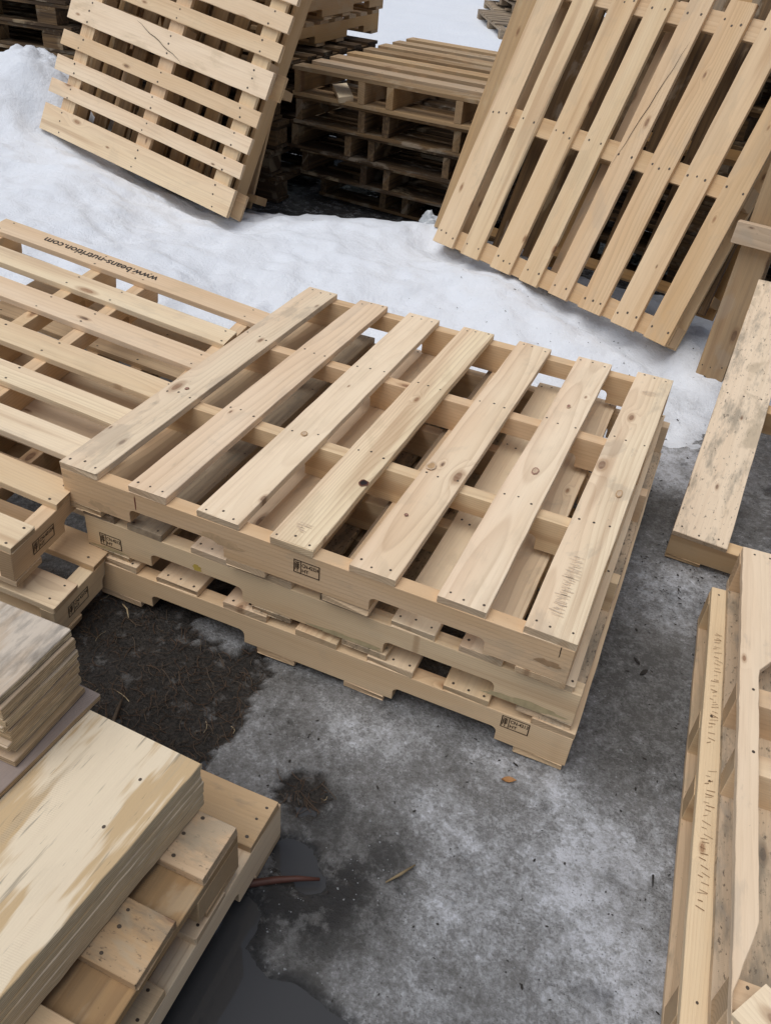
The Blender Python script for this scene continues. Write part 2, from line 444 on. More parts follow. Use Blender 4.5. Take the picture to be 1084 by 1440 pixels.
KPINK = flat_mat('pink_knot', (.40, .22, .16), .7); KOR = flat_mat('amber_knot', (.56, .36, .19), .6); KORIM = flat_mat('amber_ring', (.66, .49, .33), .7)
def topknot(i, X, Y, r, mats, seed, asp=1.25):
    a, c = top_b[i]; return knot(rtop[i][0], Y - .6095, (a + c) / 2 - X, r, mats, seed, asp)
topknot(3, .645, .272, .012, [KDARK, KRIM], 1, 1.15)
topknot(4, .756, .42, .012, [KOR, KORIM], 2, 1.5); topknot(4, .778, .21, .0045, [KPINK, KRIM], 3)
topknot(0, .055, .427, .006, [KPINK, KRIM], 4, 1.2); topknot(2, .425, .39, .008, [KORIM, KOR], 5, 1.3)
topknot(5, .985, .53, .009, [KORIM, KPINK], 6, 1.7); topknot(6, 1.19, .54, .008, [KORIM, KOR], 7, 2.2); topknot(5, .98, .89, .006, [KPINK, KORIM], 8, 1.8)
SCUFF = flat_mat('grey_scuff', (.70, .57, .43), .85)
def scuffs(i, X, Y, lx, ly, n, seed):
    g = random.Random(seed); V, F = [], []
    for k in range(n):
        y = Y + ly * (k / n - .5) + g.uniform(-.002, .002); x = X + g.uniform(-.006, .006); l = lx * g.uniform(.25, 1); w = .0006 + g.random() * .0009
        sl = g.uniform(-.003, .003); q = len(V)
        V += [(y, x - l / 2, 0), (y + sl, x + l / 2, 0), (y + sl + w, x + l / 2, 0), (y + w, x - l / 2, 0)]; F.append((q, q + 1, q + 2, q + 3))
    a, c = top_b[i]
    V = [(a_ - .6095, (a + c) / 2 - b_, 0) for a_, b_, _ in V]
    me = bpy.data.meshes.new('scuff'); me.from_pydata(V, [], F); me.update()
    link('scuff_marking', me, [SCUFF], rtop[i][0], (0, 0, .0112))
scuffs(6, 1.16, .16, .03, .2, 60, 1); scuffs(6, 1.165, 1.09, .05, .03, 9, 2); scuffs(3, .6, .06, .04, .03, 9, 8)
def patch(st, x, z, rx, rz, mat, seed, name='mould_stain', y=-.0194):
    g = random.Random(seed); N = 22; V = [(x, y, z)]; F = []
    ph = [g.uniform(0, 6.28) for _ in range(3)]
    for a in range(N):
        th = a / N * 2 * math.pi; k = 1 + .22 * math.sin(2 * th + ph[0]) + .14 * math.sin(5 * th + ph[1]) + .1 * math.sin(9 * th + ph[2])
        V.append((x + math.cos(th) * rx * k, y, max(-.0448, min(.0448, z + math.sin(th) * rz * k))))
    for a in range(N): F.append((0, 1 + a, 1 + (a + 1) % N))
    me = bpy.data.meshes.new(name); me.from_pydata(V, [], F); me.update()
    return link(name, me, [mat], st)
MOULD = flat_mat('green_mould', (.52, .42, .24), .9); YELLOW = flat_mat('yellow_paint', (.62, .45, .10), .7); REDPEN = flat_mat('red_pen', (.16, .03, .02), .8)
KBROWN = flat_mat('brown_knot', (.42, .27, .15), .8); SEAM = flat_mat('dark_seam', (.03, .02, .015), .9); RUSTY = flat_mat('damp_stain', (.62, .43, .25), .85)
patch(st[0], .155 - .6095 - .048, -.03, .035, .012, RUSTY, 11, 'damp_stain'); patch(st[0], -.18, .0, .05, .012, RUSTY, 12, 'damp_stain')
patch(st[0], 1.175 - .6095, -.008, .022, .0095, KBROWN, 3, 'knot'); patch(st[0], 1.192 - .6095, .034, .0012, .016, SEAM, 5, 'seam')
patch(st[0], .205 - .6095, .02, .0014, .024, REDPEN, 4, 'pen_line')
mid_b = [(.0, .09), (.125, .22), (.30, .405), (.46, .56), (.63, .735), (.80, .90), (.955, 1.05), (1.13, 1.2)]
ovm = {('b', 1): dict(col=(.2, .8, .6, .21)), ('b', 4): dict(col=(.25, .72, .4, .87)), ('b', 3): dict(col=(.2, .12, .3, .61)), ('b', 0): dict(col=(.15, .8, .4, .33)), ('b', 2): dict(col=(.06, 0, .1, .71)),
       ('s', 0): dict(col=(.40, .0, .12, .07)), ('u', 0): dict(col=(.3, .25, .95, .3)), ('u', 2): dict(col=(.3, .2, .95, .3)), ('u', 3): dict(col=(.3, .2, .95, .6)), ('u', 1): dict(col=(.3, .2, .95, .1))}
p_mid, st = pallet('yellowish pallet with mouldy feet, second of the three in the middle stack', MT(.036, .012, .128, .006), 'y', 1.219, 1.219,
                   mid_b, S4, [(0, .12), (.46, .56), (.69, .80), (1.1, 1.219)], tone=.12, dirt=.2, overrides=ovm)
add_stamp(st[0], 'CN-4212', .04 - .6095, .160 - .128 - .018 - .045)
bot_b = [(.0, .115), (.175, .29), (.36, .475), (.55, .655), (.73, .84), (.91, 1.015), (1.11, 1.205)]
patch(st[0], .70 - .6095, -.038, .075, .009, MOULD, 21); patch(st[0], 1.11 - .6095, -.036, .085, .011, MOULD, 22); patch(st[0], .06 - .6095, -.041, .055, .005, MOULD, 23)
patch(st[0], .315 - .6095, .005, .014, .008, YELLOW, 24, 'paint_mark')
p_bot, st = pallet('pallet resting on the icy ground at the bottom of the middle stack', MT(.062, .003, 0, .012), 'y', 1.219, 1.205,
                   bot_b, S4, [(0, .12), (.45, .55), (.68, .78), (1.09, 1.2)], overrides={('s', 0): dict(col=(.5, .0, .2, .77))}, tone=.3, dirt=.16, notch=((.155, .415), (.80, 1.045)))
add_stamp(st[0], 'CN-4213', 1.052 - .6025, .068 - .018 - .045)

# --- left stack of two (upper one tilted: its far left side rides up on the snow)
QL = Matrix.Rotation(R_(5.0), 4, 'Z') @ Matrix.Rotation(R_(7.6), 4, 'Y') @ Matrix.Rotation(R_(3.6), 4, 'X')
tl = Vector((.035, -.212, .288))
MLu = Matrix.Translation(tl) @ QL @ Matrix.Translation((-.94, 0, -.127))
b_left = [(.0, .081), (.161, .244), (.313, .399), (.477, .557), (.631, .719), (.815, .907), (.974, 1.058), (1.133, 1.219)]
ret = []
S_left = [.03, .395, .553, .918]
ovl = {('b', 7): dict(col=(.38, .0, .16, .22), ret=ret, span=(0, .985), bow=.0002), ('b', 6): dict(col=(.12, .0, .14, .81)), ('b', 5): dict(col=(.28, .0, .16, .45)), ('b', 4): dict(col=(.32, .0, .12, .15)),
       ('b', 3): dict(col=(.02, .0, .08, .64)), ('b', 2): dict(col=(.05, .0, .1, .35)), ('b', 1): dict(col=(.42, .0, .1, .92)), ('b', 0): dict(col=(.25, .0, .1, .53))}
p_l, st = pallet('pallet with a web address printed along its far board', MLu, 'x', .94, 1.219, b_left, S_left,
                 [(0, .09), (.48, .58), (.66, .76), (1.12, 1.219)], tone=.2, dirt=.12, overrides=ovl)
me = stamp_mesh('CN-42124', .075, .036)
link('heat_treatment_stamp', me, [CHAR, SCORCH], st[3], (-.54, -.0195, -.02), 0)
# stringer's mesh runs along local Y after a +90 turn; its outer face is mesh -Y
v, f = text_geom('www.beans-nutrition.com', .052)
mx = max(p[0] for p in v)
v = [(p[0] * .415 / mx, p[1] * .9, 0) for p in v]
me = bpy.data.meshes.new('lettering'); me.from_pydata(v, [], f); me.update()
bo = ret[0]
# board local: x along the board (local X of the pallet), y to the far side
lt = link('printed_address', me, [INK], bo, (.0975, .018, .0104), math.pi, None)
MLl = Matrix.Translation((.105, -.195, .125)) @ Matrix.Rotation(R_(4.5), 4, 'Z') @ Matrix.Rotation(R_(6.2), 4, 'Y') @ Matrix.Rotation(R_(3.0), 4, 'X') @ Matrix.Translation((-.94, 0, -.125))
ovl2 = {('b', 1): dict(col=(.55, .0, .12, .27)), ('b', 0): dict(col=(.15, .0, .12, .77)), ('s', 3): dict(col=(.10, 0, .15, .7))}
p_l2, st = pallet('lower pallet of the left stack, under the one with the printed web address', MLl, 'x', .94, 1.219, [(0, .088), (.15, .24), (.3, .39), (.46, .55), (.62, .71), (.79, .88), (.95, 1.04), (1.13, 1.219)], S_left,
                  [(0, .09), (.48, .58), (.66, .76), (1.12, 1.219)], tone=.28, dirt=.2, overrides=ovl2)
me = stamp_mesh('CN-42124', .075, .036)
link('heat_treatment_stamp', me, [CHAR, SCORCH], st[3], (-.56, -.0195, -.018), 0)

# --- left leaning group
NAILR = 1.45
q = ZYX(-8.072, 7.707, 66.977); u, v_, n = q.col[0], q.col[1], q.col[2]
tLP = Vector((-2.103, 2.295, .348))
bLP = [(0, .128), (.18, .246), (.289, .36), (.407, .476), (.53, .646), (.692, .763), (.809, .882), (.925, .995), (1.045, 1.115), (1.16, 1.25)]
hLP = .018 + .075 + .02 + .019
rL = []
ovp = {('b', 4): dict(col=(.12, .0, .3, .18), ret=rL, bow=.0004), ('b', 0): dict(col=(.25, .0, .1, .63)), ('b', 3): dict(col=(.5, .0, .08, .4)), ('b', 1): dict(col=(.22, .0, .1, .48)), ('b', 2): dict(col=(.16, 0, .08, .9)), ('b', 5): dict(col=(.42, 0, .1, .75)),
       ('u', 0): dict(span=(.0, 1.212), col=(.55, .0, .1, .2)), ('u', 1): dict(span=(.0, 1.208), col=(.6, .0, .1, .5))}
pallet('beige pallet with wide and narrow slats leaning at the front of the left group', MB(u, v_, n, tLP - n * hLP), 'x', 1.219, 1.25, bLP, [.128, .628, 1.116], [(0, .12), (.55, .66), (1.12, 1.24)],
       tone=.2, dirt=.1, H=.075, sw=.085, block=True, overrides=ovp)
q2 = q; u2, v2, n2 = u, v_, n
crack(rL[0], [(-.19 + .031 * i, .045 - .0095 * i + .003 * math.sin(i * 1.7)) for i in range(11)], .0017)
t2 = tLP - n * (hLP + .012) + u * .035 + v_ * .02
r2_, st2 = pallet('pallet with upright slats leaning behind the beige slatted pallet', MB(u2, v2, n2, t2 - n2 * .127), 'y', 1.24, 1.05, [(0, .1), (.15, .235), (.276, .36), (.405, .48), (.535, .62), (.66, .75), (.785, .87), (.92, 1.048)],
       [.06, .6, 1.16], [(0, .1), (.45, .55), (.95, 1.05)], tone=.95, age_shade=.62, dirt=.2, notch=(), nails=False)  # slat colour darkened to stand in for shade between the front slats
me = board_mesh(1.238, .092, .022, seed=31)
sb = link('side_board', me, [WOOD, NAIL], r2_, (1.0635, .62, .061), 0, (.75, .2, .1, .3)); sb.rotation_euler = (R_(90), 0, R_(90))
u3 = (u + v_ * .11).normalized(); n3 = n; v3 = n3.cross(u3).normalized()
t3 = tLP - n * .292 + u * 1.05 + v_ * .05 - u3 * 1.0
pallet('rearmost pallet of the leaning left group, only its edge showing', MB(u3, v3, n3, t3 - n3 * .127), 'y', 1.0, 1.09, [(0, .09), (.17, .26), (.35, .44), (.52, .61), (.7, .79), (.9, 1.0)],
       [.05, .55, 1.03], [(0, .1), (.45, .55), (.9, 1.0)], tone=.6, age_shade=.1, dirt=.1, notch=(), nails=False)

# --- right leaning group
q = ZYX(-21.156, 1.793, 63.964); u, v_, n = q.col[0], q.col[1], q.col[2]
tRP = Vector((.001, 2.416, .195))
bRP = [(0, .116), (.169, .266), (.343, .449), (.504, .597), (.658, .750), (.81, .916), (.969, 1.074), (1.122, 1.219)]
ovr = {('b', i): dict(col=(c, a, d, s)) for i, (c, a, d, s) in enumerate([(.42, .05, .25, .31), (.42, .04, .22, .55), (.55, .02, .18, .79), (.44, .06, .28, .12), (.52, .05, .24, .94), (.6, .02, .14, .41), (.52, .0, .14, .66), (.66, .08, .16, .24)])}
hRP = .018 + .075 + .02 + .02
rR = []; ovr[('b', 4)]['ret'] = rR; ovr[('b', 4)]['bow'] = .0004
pallet('tan pallet with eight long slats leaning at the right, its foot on the snow', MB(u, v_, n, tRP - n * hRP), 'y', 1.2, 1.219, bRP, [.046, .592, 1.12], [(0, .1), (.56, .66), (1.12, 1.219)],
       tone=.42, age_shade=.04, dirt=.1, H=.075, sw=.078, block=True, overrides=ovr)
crack(rR[0], [(-.07 + .05 * i, .040 - .0075 * i + .002 * math.sin(i * 2.2)) for i in range(11)], .0013)
tR2 = tRP - n * (hRP + .008) - u * .128 + v_ * .06
uu = (u + v_ * .077).normalized(); vv = n.cross(uu).normalized()
ovr2 = {('b', 0): dict(col=(.75, .38, .4, .5))}
for i in range(1, 8): ovr2[('b', i)] = dict(col=(1.0, .78 + .02 * i, .4, .13 * i))  # near-black board colours paint the deep shade inside the front pallet's gaps
pallet('brown pallet leaning behind the tan eight-slat pallet, one edge showing at its side', MB(uu, vv, n, tR2 - n * .127), 'y', 1.2, 1.38, [(0, .115), (.19, .29), (.345, .445), (.51, .61), (.70, .79), (.87, .96), (1.04, 1.13), (1.265, 1.38)], [.06, .59, 1.12],
       [(0, .1), (.56, .66), (1.26, 1.38)], tone=.8, age_shade=.15, dirt=.2, notch=(), overrides=ovr2, nails=False)

NAILR = 1.0
# --- stack in the middle distance: five weathered stringer pallets, lower four darkened for shade, seen at the stringer ends
ZS = .138
S5 = [.03, .40, .56, .93, 1.17]
labels = ['weathered grey pallet at the top of the five behind the snow ridge', 'weathered pallet second from the top of the five behind the snow ridge',
          'weathered pallet in the middle of the five behind the snow ridge', 'weathered pallet second from the bottom of the five behind the snow ridge', 'dark damp pallet at the bottom of the five behind the snow ridge']
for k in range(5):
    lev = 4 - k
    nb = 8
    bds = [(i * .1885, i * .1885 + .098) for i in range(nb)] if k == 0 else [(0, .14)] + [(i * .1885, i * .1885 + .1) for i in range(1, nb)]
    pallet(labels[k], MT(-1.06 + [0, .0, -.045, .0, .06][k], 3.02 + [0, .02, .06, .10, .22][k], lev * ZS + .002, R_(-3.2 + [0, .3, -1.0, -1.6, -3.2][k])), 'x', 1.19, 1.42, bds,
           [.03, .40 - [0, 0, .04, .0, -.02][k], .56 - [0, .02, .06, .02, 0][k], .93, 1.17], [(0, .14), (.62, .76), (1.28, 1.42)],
           tone=[.62, .9, .95, 1.0, 1.0][k], age_shade=[.5, .85, .97, 1.0, 1.0][k], dirt=[.3, .4, .45, .5, .55][k], jit=[.26, .16, .1, .1, .1][k], notch=(), group=None, T=.019, H=.1, TB=.019, nails=(k == 0))  # lower four get brown-black colour in place of shade on their faces
# broken offcut lying inside the top one
me = board_mesh(.17, .075, .03, seed=5)
o = link('broken_offcut', me, [WOOD, NAIL], None, (-.795, 3.07, 4 * ZS + .042), R_(-52), (.05, 0, .05, .5))
o.rotation_euler = (R_(8), R_(9), R_(-52)); o['label'] = 'pale broken wood offcut lying inside the top grey pallet'; o['category'] = 'offcut'

# --- tall stack to its left: dark block pallets below, notched pallets on top
tl_labels = ['brown pallet lowest in the tall stack behind the leaning left group', 'dark pallet second from the ground in the tall stack behind the leaning left group', 'dark pallet third from the ground in the tall stack behind the leaning left group',
             'dark pallet fourth from the ground in the tall stack behind the leaning left group', 'dark pallet just under the notched pallets of the tall stack']
for k in range(5):
    pallet(tl_labels[k], MT(-2.33 + [.03, .0, .02, -.01, .0][k], 2.98 + [.02, 0, .03, .01, .0][k], k * ZS + .002, R_(-2)), 'x', 1.19, 1.219,
           [(0, .13), (.2, .3), (.37, .47), (.55, .65), (.73, .83), (.91, 1.01), (1.09, 1.219)], [.07, .59, 1.12], [(0, .12), (.55, .66), (1.1, 1.219)],
           tone=1.0, age_shade=1.0, dirt=.45, notch=(), block=True, sw=.12, H=.076, TB=.018, nails=False)
nt_labels = ['tan notched pallet lowest of the notched ones on the tall stack', 'tan notched pallet with round-cornered fork notches second on the tall stack', 'tan notched pallet at the top of the tall stack, cut off by the picture edge']
for k in range(3):
    # stringers run away from us (local Y); right-hand stringer is the visible one
    pallet(nt_labels[k], MT(-1.225 - 1.1, 3.14 + [.0, .035, -.02][k], 5 * ZS + .002 + k * .128, R_(-.6 + .8 * (k % 2))), 'x', 1.1 + [0, .02, -.01][k], 1.28,
           [(0, .1), (.17, .26), (.33, .42), (.5, .6), (.68, .78), (.86, .95), (1.02, 1.11), (1.18, 1.28)], [.019, .37, .73, 1.081 + [0, .02, -.01][k]], [(0, .1), (.46, .56), (.7, .8), (1.18, 1.28)],
           tone=.62, age_shade=.18, dirt=.25, notch=((.19, .44), (.84, 1.07)), nails=False)

# --- stack at the far left behind the snow mound
for k in range(8):
    pallet(['dark wet pallet on the ground in the stack behind the snow mound'] [0] if k == 0 else ['', 'dark wet pallet second up in the stack behind the snow mound', 'dark wet pallet third up in the stack behind the snow mound', 'dark pallet fourth up in the stack behind the snow mound', 'dark pallet fifth up in the stack behind the snow mound', 'dark pallet sixth up in the stack behind the snow mound', 'dark pallet seventh up in the stack behind the snow mound', 'dark pallet topmost in the stack behind the snow mound'][k],
           MT(-4.55 + rnd.uniform(-.03, .03), 3.35 + rnd.uniform(-.02, .02), k * ZS + .01, R_(6)), 'x', 1.65, 1.219,
           [(0, .12), (.2, .3), (.37, .47), (.55, .65), (.73, .83), (.91, 1.01), (1.09, 1.219)], [.1, .55, 1.0, 1.48], [(0, .12), (.55, .66), (1.1, 1.219)],
           tone=1.0, age_shade=.95, dirt=.4, notch=(), block=True, sw=.14, H=.078, TB=.018, nails=False)

# --- stack added behind the right leaning pallets to darken their gaps
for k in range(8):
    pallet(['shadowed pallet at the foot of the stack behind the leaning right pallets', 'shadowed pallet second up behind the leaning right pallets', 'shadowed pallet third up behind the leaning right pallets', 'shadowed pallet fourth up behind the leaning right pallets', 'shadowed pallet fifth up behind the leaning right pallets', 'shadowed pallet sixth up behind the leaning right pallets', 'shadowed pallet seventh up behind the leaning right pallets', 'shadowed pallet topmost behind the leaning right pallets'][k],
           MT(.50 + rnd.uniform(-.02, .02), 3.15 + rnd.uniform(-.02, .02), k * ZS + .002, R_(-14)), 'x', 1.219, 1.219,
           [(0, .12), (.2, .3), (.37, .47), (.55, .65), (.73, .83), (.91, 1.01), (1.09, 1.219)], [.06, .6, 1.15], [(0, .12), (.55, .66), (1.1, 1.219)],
           tone=.95, age_shade=.9, dirt=.5, notch=(), block=True, sw=.12, H=.08, TB=.018, nails=False)

# --- far grey pallets on the snow
for k, (x, y, z, yw) in enumerate([(-2.72, 11.05, .03, -61.6), (-3.0, 12.15, .03, -64), (-2.97, 12.2, .18, -60), (-2.9, 12.1, .33, -62)]):
    pallet(['grey snow-worn pallet lying alone in front of the far pile', 'grey pallet on the snow at the bottom of the far pile', 'grey pallet second in the far pile', 'grey pallet on top of the far pile'][k], MT(x, y, z, R_(yw)), 'y', 1.219, 1.6,
           [(0, .14), (.17, .3), (.33, .46), (.5, .63), (.67, .8), (.84, .97), (1.08, 1.219)], [.05, .75, 1.55], [(0, .12), (.55, .66), (1.1, 1.219)],
           tone=.2, age_shade=.8, dirt=.4, notch=(), block=True, sw=.1, H=.078, TB=.018, nails=False)

# --- right edge: upright pallet (R0) with a horizontal rail, a tilted pallet leaning on it, and a stack of two
MR0 = MB(Vector((.983, -.182, 0)), Vector((0.02, .08, .996)).normalized(), Vector((-.18, -.98, .075)).normalized(), Vector((1.275, 2.035, .0)))
def ortho(m):
    a = Vector((m[0][0], m[1][0], m[2][0])).normalized(); bb = Vector((m[0][1], m[1][1], m[2][1]))
    c = a.cross(bb).normalized(); bb = c.cross(a)
    return MB(a, bb, c, Vector((m[0][3], m[1][3], m[2][3])))
MR0 = ortho(MR0)
ov0 = {('b', 0): dict(col=(.6, .5, .55, .23)), ('b', 1): dict(col=(.6, .5, .4, .43))}
r0, st = pallet('old brown pallet standing upright at the right with a rail across its board', MR0 @ Matrix.Translation((0, 0, -.127)), 'y', 1.2, 1.219, [(0, .105), (.33, .43), (.6, .7), (.85, .95), (1.11, 1.219)], [.1, .6, 1.15], [(0, .1), (.56, .66), (1.12, 1.219)],
                tone=.6, age_shade=.5, dirt=.4, notch=(), nails=True)
me = board_mesh(.55, .075, .04, seed=3)
link('cross_rail', me, [WOOD, NAIL], r0, (.245, .60, .1477), 0, (.35, .45, .4, .37))

y0, L1 = .845, 1.16
ang = R_(16.6)
MR1 = Matrix.Translation((1.347, .845, .122)) @ Matrix.Rotation(R_(-1.5), 4, 'Z') @ Matrix.Rotation(ang, 4, 'X') @ Matrix.Translation((0, 0, -.122))
ov1 = {('b', 0): dict(col=(.0, .16, .72, .36), bow=.003), ('b', 1): dict(col=(.3, .05, .3, .5))}
pallet('dirty pallet with a stained wide edge board tilted up against the upright one', MR1, 'y', 1.219, 1.1, [(0, .15), (.285, .38), (.55, .65), (.78, .88), (.97, 1.1)], [.02, .6, 1.19], [(0, .1), (.5, .6), (.97, 1.1)],
       tone=.5, age_shade=.05, dirt=.2, TB=.016, H=.087, T=.019, notch=(), overrides=ov1)

# stack of two at the lower right corner
R2g = None
def splitA(u_, sy):          # the edge board has split away along the grain
    # mesh x runs along the board; after the +90 turn its +x end is the far end, its -y side faces right
    if sy > 0: return 1.0
    # right side: full at the far end, narrow strip to the near end, then a point
    y = u_
    if y > .55: return 1.0
    if y > .30: return 1.0 - (.55 - y) / .25 * 1.45
    if y > -.64: return -.45
    return max(-.985, -.45 - (-.64 - y) / .2 * .52)
ovA = {('b', 0): dict(taper=splitA, col=(.16, .02, .3, .62), wane=(1, -2, -1.9, 0)), ('u', 0): dict(col=(.25, .35, .85, .4))}
MA = MT(1.598, -.545, .122, R_(4.2))
pA, stA = pallet('upper pallet at the lower right corner with its edge board split to a point', MA, 'y', 1.235, 1.1, [(0, .14), (.22, .32), (.42, .52), (.62, .72), (.82, .92), (.96, 1.1)], [.11, .565, .745, 1.21], [(0, .14), (.5, .6), (.96, 1.1)],
       tone=.18, dirt=.15, TB=.018, H=.088, notch=(), sw=.05, overrides=ovA)
MBm = MT(1.557, -.56, 0.0, R_(3.9))
ovB = {('b', 0): dict(col=(.3, .0, .15, .17)), ('u', 0): dict(col=(.35, .2, .5, .2))}
retB = []
ovB[('b', 0)]['ret'] = retB
pB, stB = pallet('lower pallet at the lower right corner, its reddish edge board sticking out', MBm, 'y', 1.22, 1.1, [(0, .12), (.22, .32), (.42, .52), (.62, .72), (.82, .92), (.96, 1.1)], [.15, .59, .77, 1.195], [(0, .12), (.5, .6), (.96, 1.1)],
       tone=.3, dirt=.2, TB=.016, H=.086, notch=(), sw=.05, overrides=ovB)
MARK = flat_mat('brown_marking', (.30, .18, .095), .85)
# brush marks on its edge board
V, F = [], []
g = random.Random(4)
y = .43
while y > -.30:
    w = .0009 + g.random() * .0008; L = .007 + g.random() * .011; x = g.uniform(-.004, .004) + .006
    sl = g.uniform(-.006, .006); i = len(V)
    V += [(y, x - .0, 0), (y + w, x, 0), (y + w + sl, x - L, 0), (y + sl, x - L, 0)]; F.append((i, i + 1, i + 2, i + 3))
    y -= .007 + g.random() * .009
    if .02 < y < .07: y -= .06
me = bpy.data.meshes.new('marks'); me.from_pydata([(a, b + .038, c) for a, b, c in V], [], F); me.update()
link('pen_lettering', me, [MARK], retB[0], (0, 0, .0122))
# loose broken piece at the corner
me = board_mesh(.16, .075, .03, seed=9)
o = link('broken_board_piece', me, [WOOD, NAIL], None, (1.675, -.50, .27), R_(-35), (.05, 0, .1, .3)); o.rotation_euler = (R_(6), R_(-14), R_(-35))
o['label'] = 'pale broken board piece lying on the upper pallet at the lower right corner'; o['category'] = 'offcut'

# --- lower left: base pallet, block pallet, plywood
MBase = MT(.803, -.392, 0, R_(1.2)) @ Matrix.Translation((-1.1, -1.2, 0))
ovb = {('b', 6): dict(col=(.68, .22, .4, .28)), ('s', 3): dict(col=(.22, .0, .12, .33))}
pallet('base pallet at the lower left with a brown knotty end board, under the plywood', MBase, 'x', 1.1, 1.2, [(0, .1), (.2, .3), (.37, .47), (.55, .65), (.73, .83), (.91, 1.0), (1.09, 1.192)], [.02, .37, .73, 1.081], SB[:3] + [(1.1, 1.2)],
       tone=.3, dirt=.2, overrides=ovb, H=.093, TB=.018)
MBlk = MT(.806, -.544, .133, R_(.6)) @ Matrix.Translation((-1.0, -1.0, 0))
ovk = {('b', 6): dict(col=(.55, .2, .75, .47)), ('b', 5): dict(col=(.7, .3, .75, .93)), ('b', 4): dict(col=(.5, .2, .5, .27))}
pk, blocks = pallet('frosty block pallet with stained boards between the base pallet and the plywood sheets', MBlk, 'x', 1.0, 1.0, [(0, .1), (.12, .2), (.25, .35), (.42, .5), (.555, .655), (.728, .828), (.9, 1.0)], [.065, .5, .935], [(0, .1), (.45, .55), (.9, 1.0)],
       tone=.6, age_shade=.3, dirt=.55, block=True, sw=.13, H=.062, TB=.017, T=.02, overrides=ovk, bottom_off=0)

def sheet(name, label, x, y, z, W, D, T, yaw, c, cat='plywood sheet', taper=None, nails=()):
    me = board_mesh(D, W, T, nails, seed=rnd.random(), bow=.0006, taper=taper)
    o = link(name, me, [PLY, NAIL], None, (x, y, z), yaw + math.pi / 2, c)
    if label: o['label'] = label; o['category'] = cat
    return o
# stack B: right far corner (.728,-.532), right face tips towards x- as it comes near
zb = .255
yawB = R_(-1.6)
for k in range(7):
    T = .0152
    W, D = .86, .80
    cx, cy = .735 + rnd.uniform(-.002, .0025) * (k < 6) - W / 2, -.531 - D / 2 + rnd.uniform(-.004, .003) * (k < 6)
    # rotate about the far right corner
    px, py = .735, -.531
    dx, dy = cx - px, cy - py
    X = px + dx * math.cos(yawB) - dy * math.sin(yawB); Y = py + dx * math.sin(yawB) + dy * math.cos(yawB)
    lab = ['lowest sheet', 'second sheet from the bottom', 'third sheet from the bottom', 'middle sheet', 'third sheet from the top', 'sheet directly below the top one', 'pale top sheet with tan stains'][k]
    sheet('plywood_sheet', lab + ' of the larger plywood stack at the lower left', X, Y, zb + T / 2 + k * (T + .0002), W, D, T, yawB, (.02 if k == 6 else .25, .03, .28 if k == 6 else .2, .417 if k == 6 else rnd.random()), 'plywood', nails=[(.33, -.365), (.24, -.37), (.02, -.36)] if k == 6 else (), taper=lambda u_, sy: 1 - (.034 * (1 - u_) if sy < 0 else 0))
zt = zb + 7 * (.0152 + .0002)
# cracked veneer sheet
sheet('veneer_sheet', 'purplish cracked sheet under the small stack of plywood offcuts', .51 - .35, -.487 - .13, zt + .007, .70, .26, .011, R_(-2), (.9, .6, .5, .15), 'plywood')
z = zt + .0135
PX, PY = .487, -.515
small = ['bottom offcut', 'second offcut from the bottom', 'third offcut from the bottom', 'fourth offcut from the bottom', 'fifth offcut from the bottom', 'fifth offcut from the top', 'fourth offcut from the top', 'third offcut from the top', 'offcut second from the top', 'weathered whitish top offcut']
for k in range(10):
    T = .0142
    W, D = .62, .163 + rnd.uniform(-.004, .003)
    ox = rnd.uniform(-.006, .008) if k < 9 else 0
    sheet('plywood_offcut', small[k] + ' of the small weathered plywood stack', PX + ox - W / 2, PY - D / 2 + rnd.uniform(-.003, .003), z + T / 2, W, D, T, R_(1.5 + rnd.uniform(-.6, .6)), (.1 if k == 9 else rnd.uniform(.3, .95), .35 if k == 9 else .12, .85 if k == 9 else .5, rnd.random()), 'plywood')
    z += T + .0005

# ---------------------------------------------------------------- ground
def vnoise(x, y, seed):
    xi = np.floor(x).astype(np.int64); yi = np.floor(y).astype(np.int64)
    fx = x - xi; fy = y - yi
    fx = fx * fx * (3 - 2 * fx); fy = fy * fy * (3 - 2 * fy)
    def h(a, b):
        n = (a * 374761393 + b * 668265263 + seed * 974711) & 0xffffffff
        n = ((n ^ (n >> 13)) * 1274126177) & 0xffffffff
        return ((n ^ (n >> 16)) & 0xffff) / 65535.
    return (h(xi, yi) * (1 - fx) + h(xi + 1, yi) * fx) * (1 - fy) + (h(xi, yi + 1) * (1 - fx) + h(xi + 1, yi + 1) * fx) * fy
def fbm(x, y, sc_, o=4, seed=0, g=.5):
    s = 0; a = 1; tot = 0
    for k in range(o):
        s = s + a * vnoise(x * sc_ + 31.7 * k, y * sc_ - 17.3 * k, seed + k); tot += a; a *= g; sc_ *= 2.03
    return s / tot
def axis_coords(lo, hi, step, far):
    a = list(np.arange(lo, hi + 1e-6, step)); d = step; x = a[-1]
    while x < far: d *= 1.45; x += d; a.append(x)
    d = step; x = a[0]; pre = []
    while x > -far: d *= 1.45; x -= d; pre.append(x)
    return np.array(pre[::-1] + a)
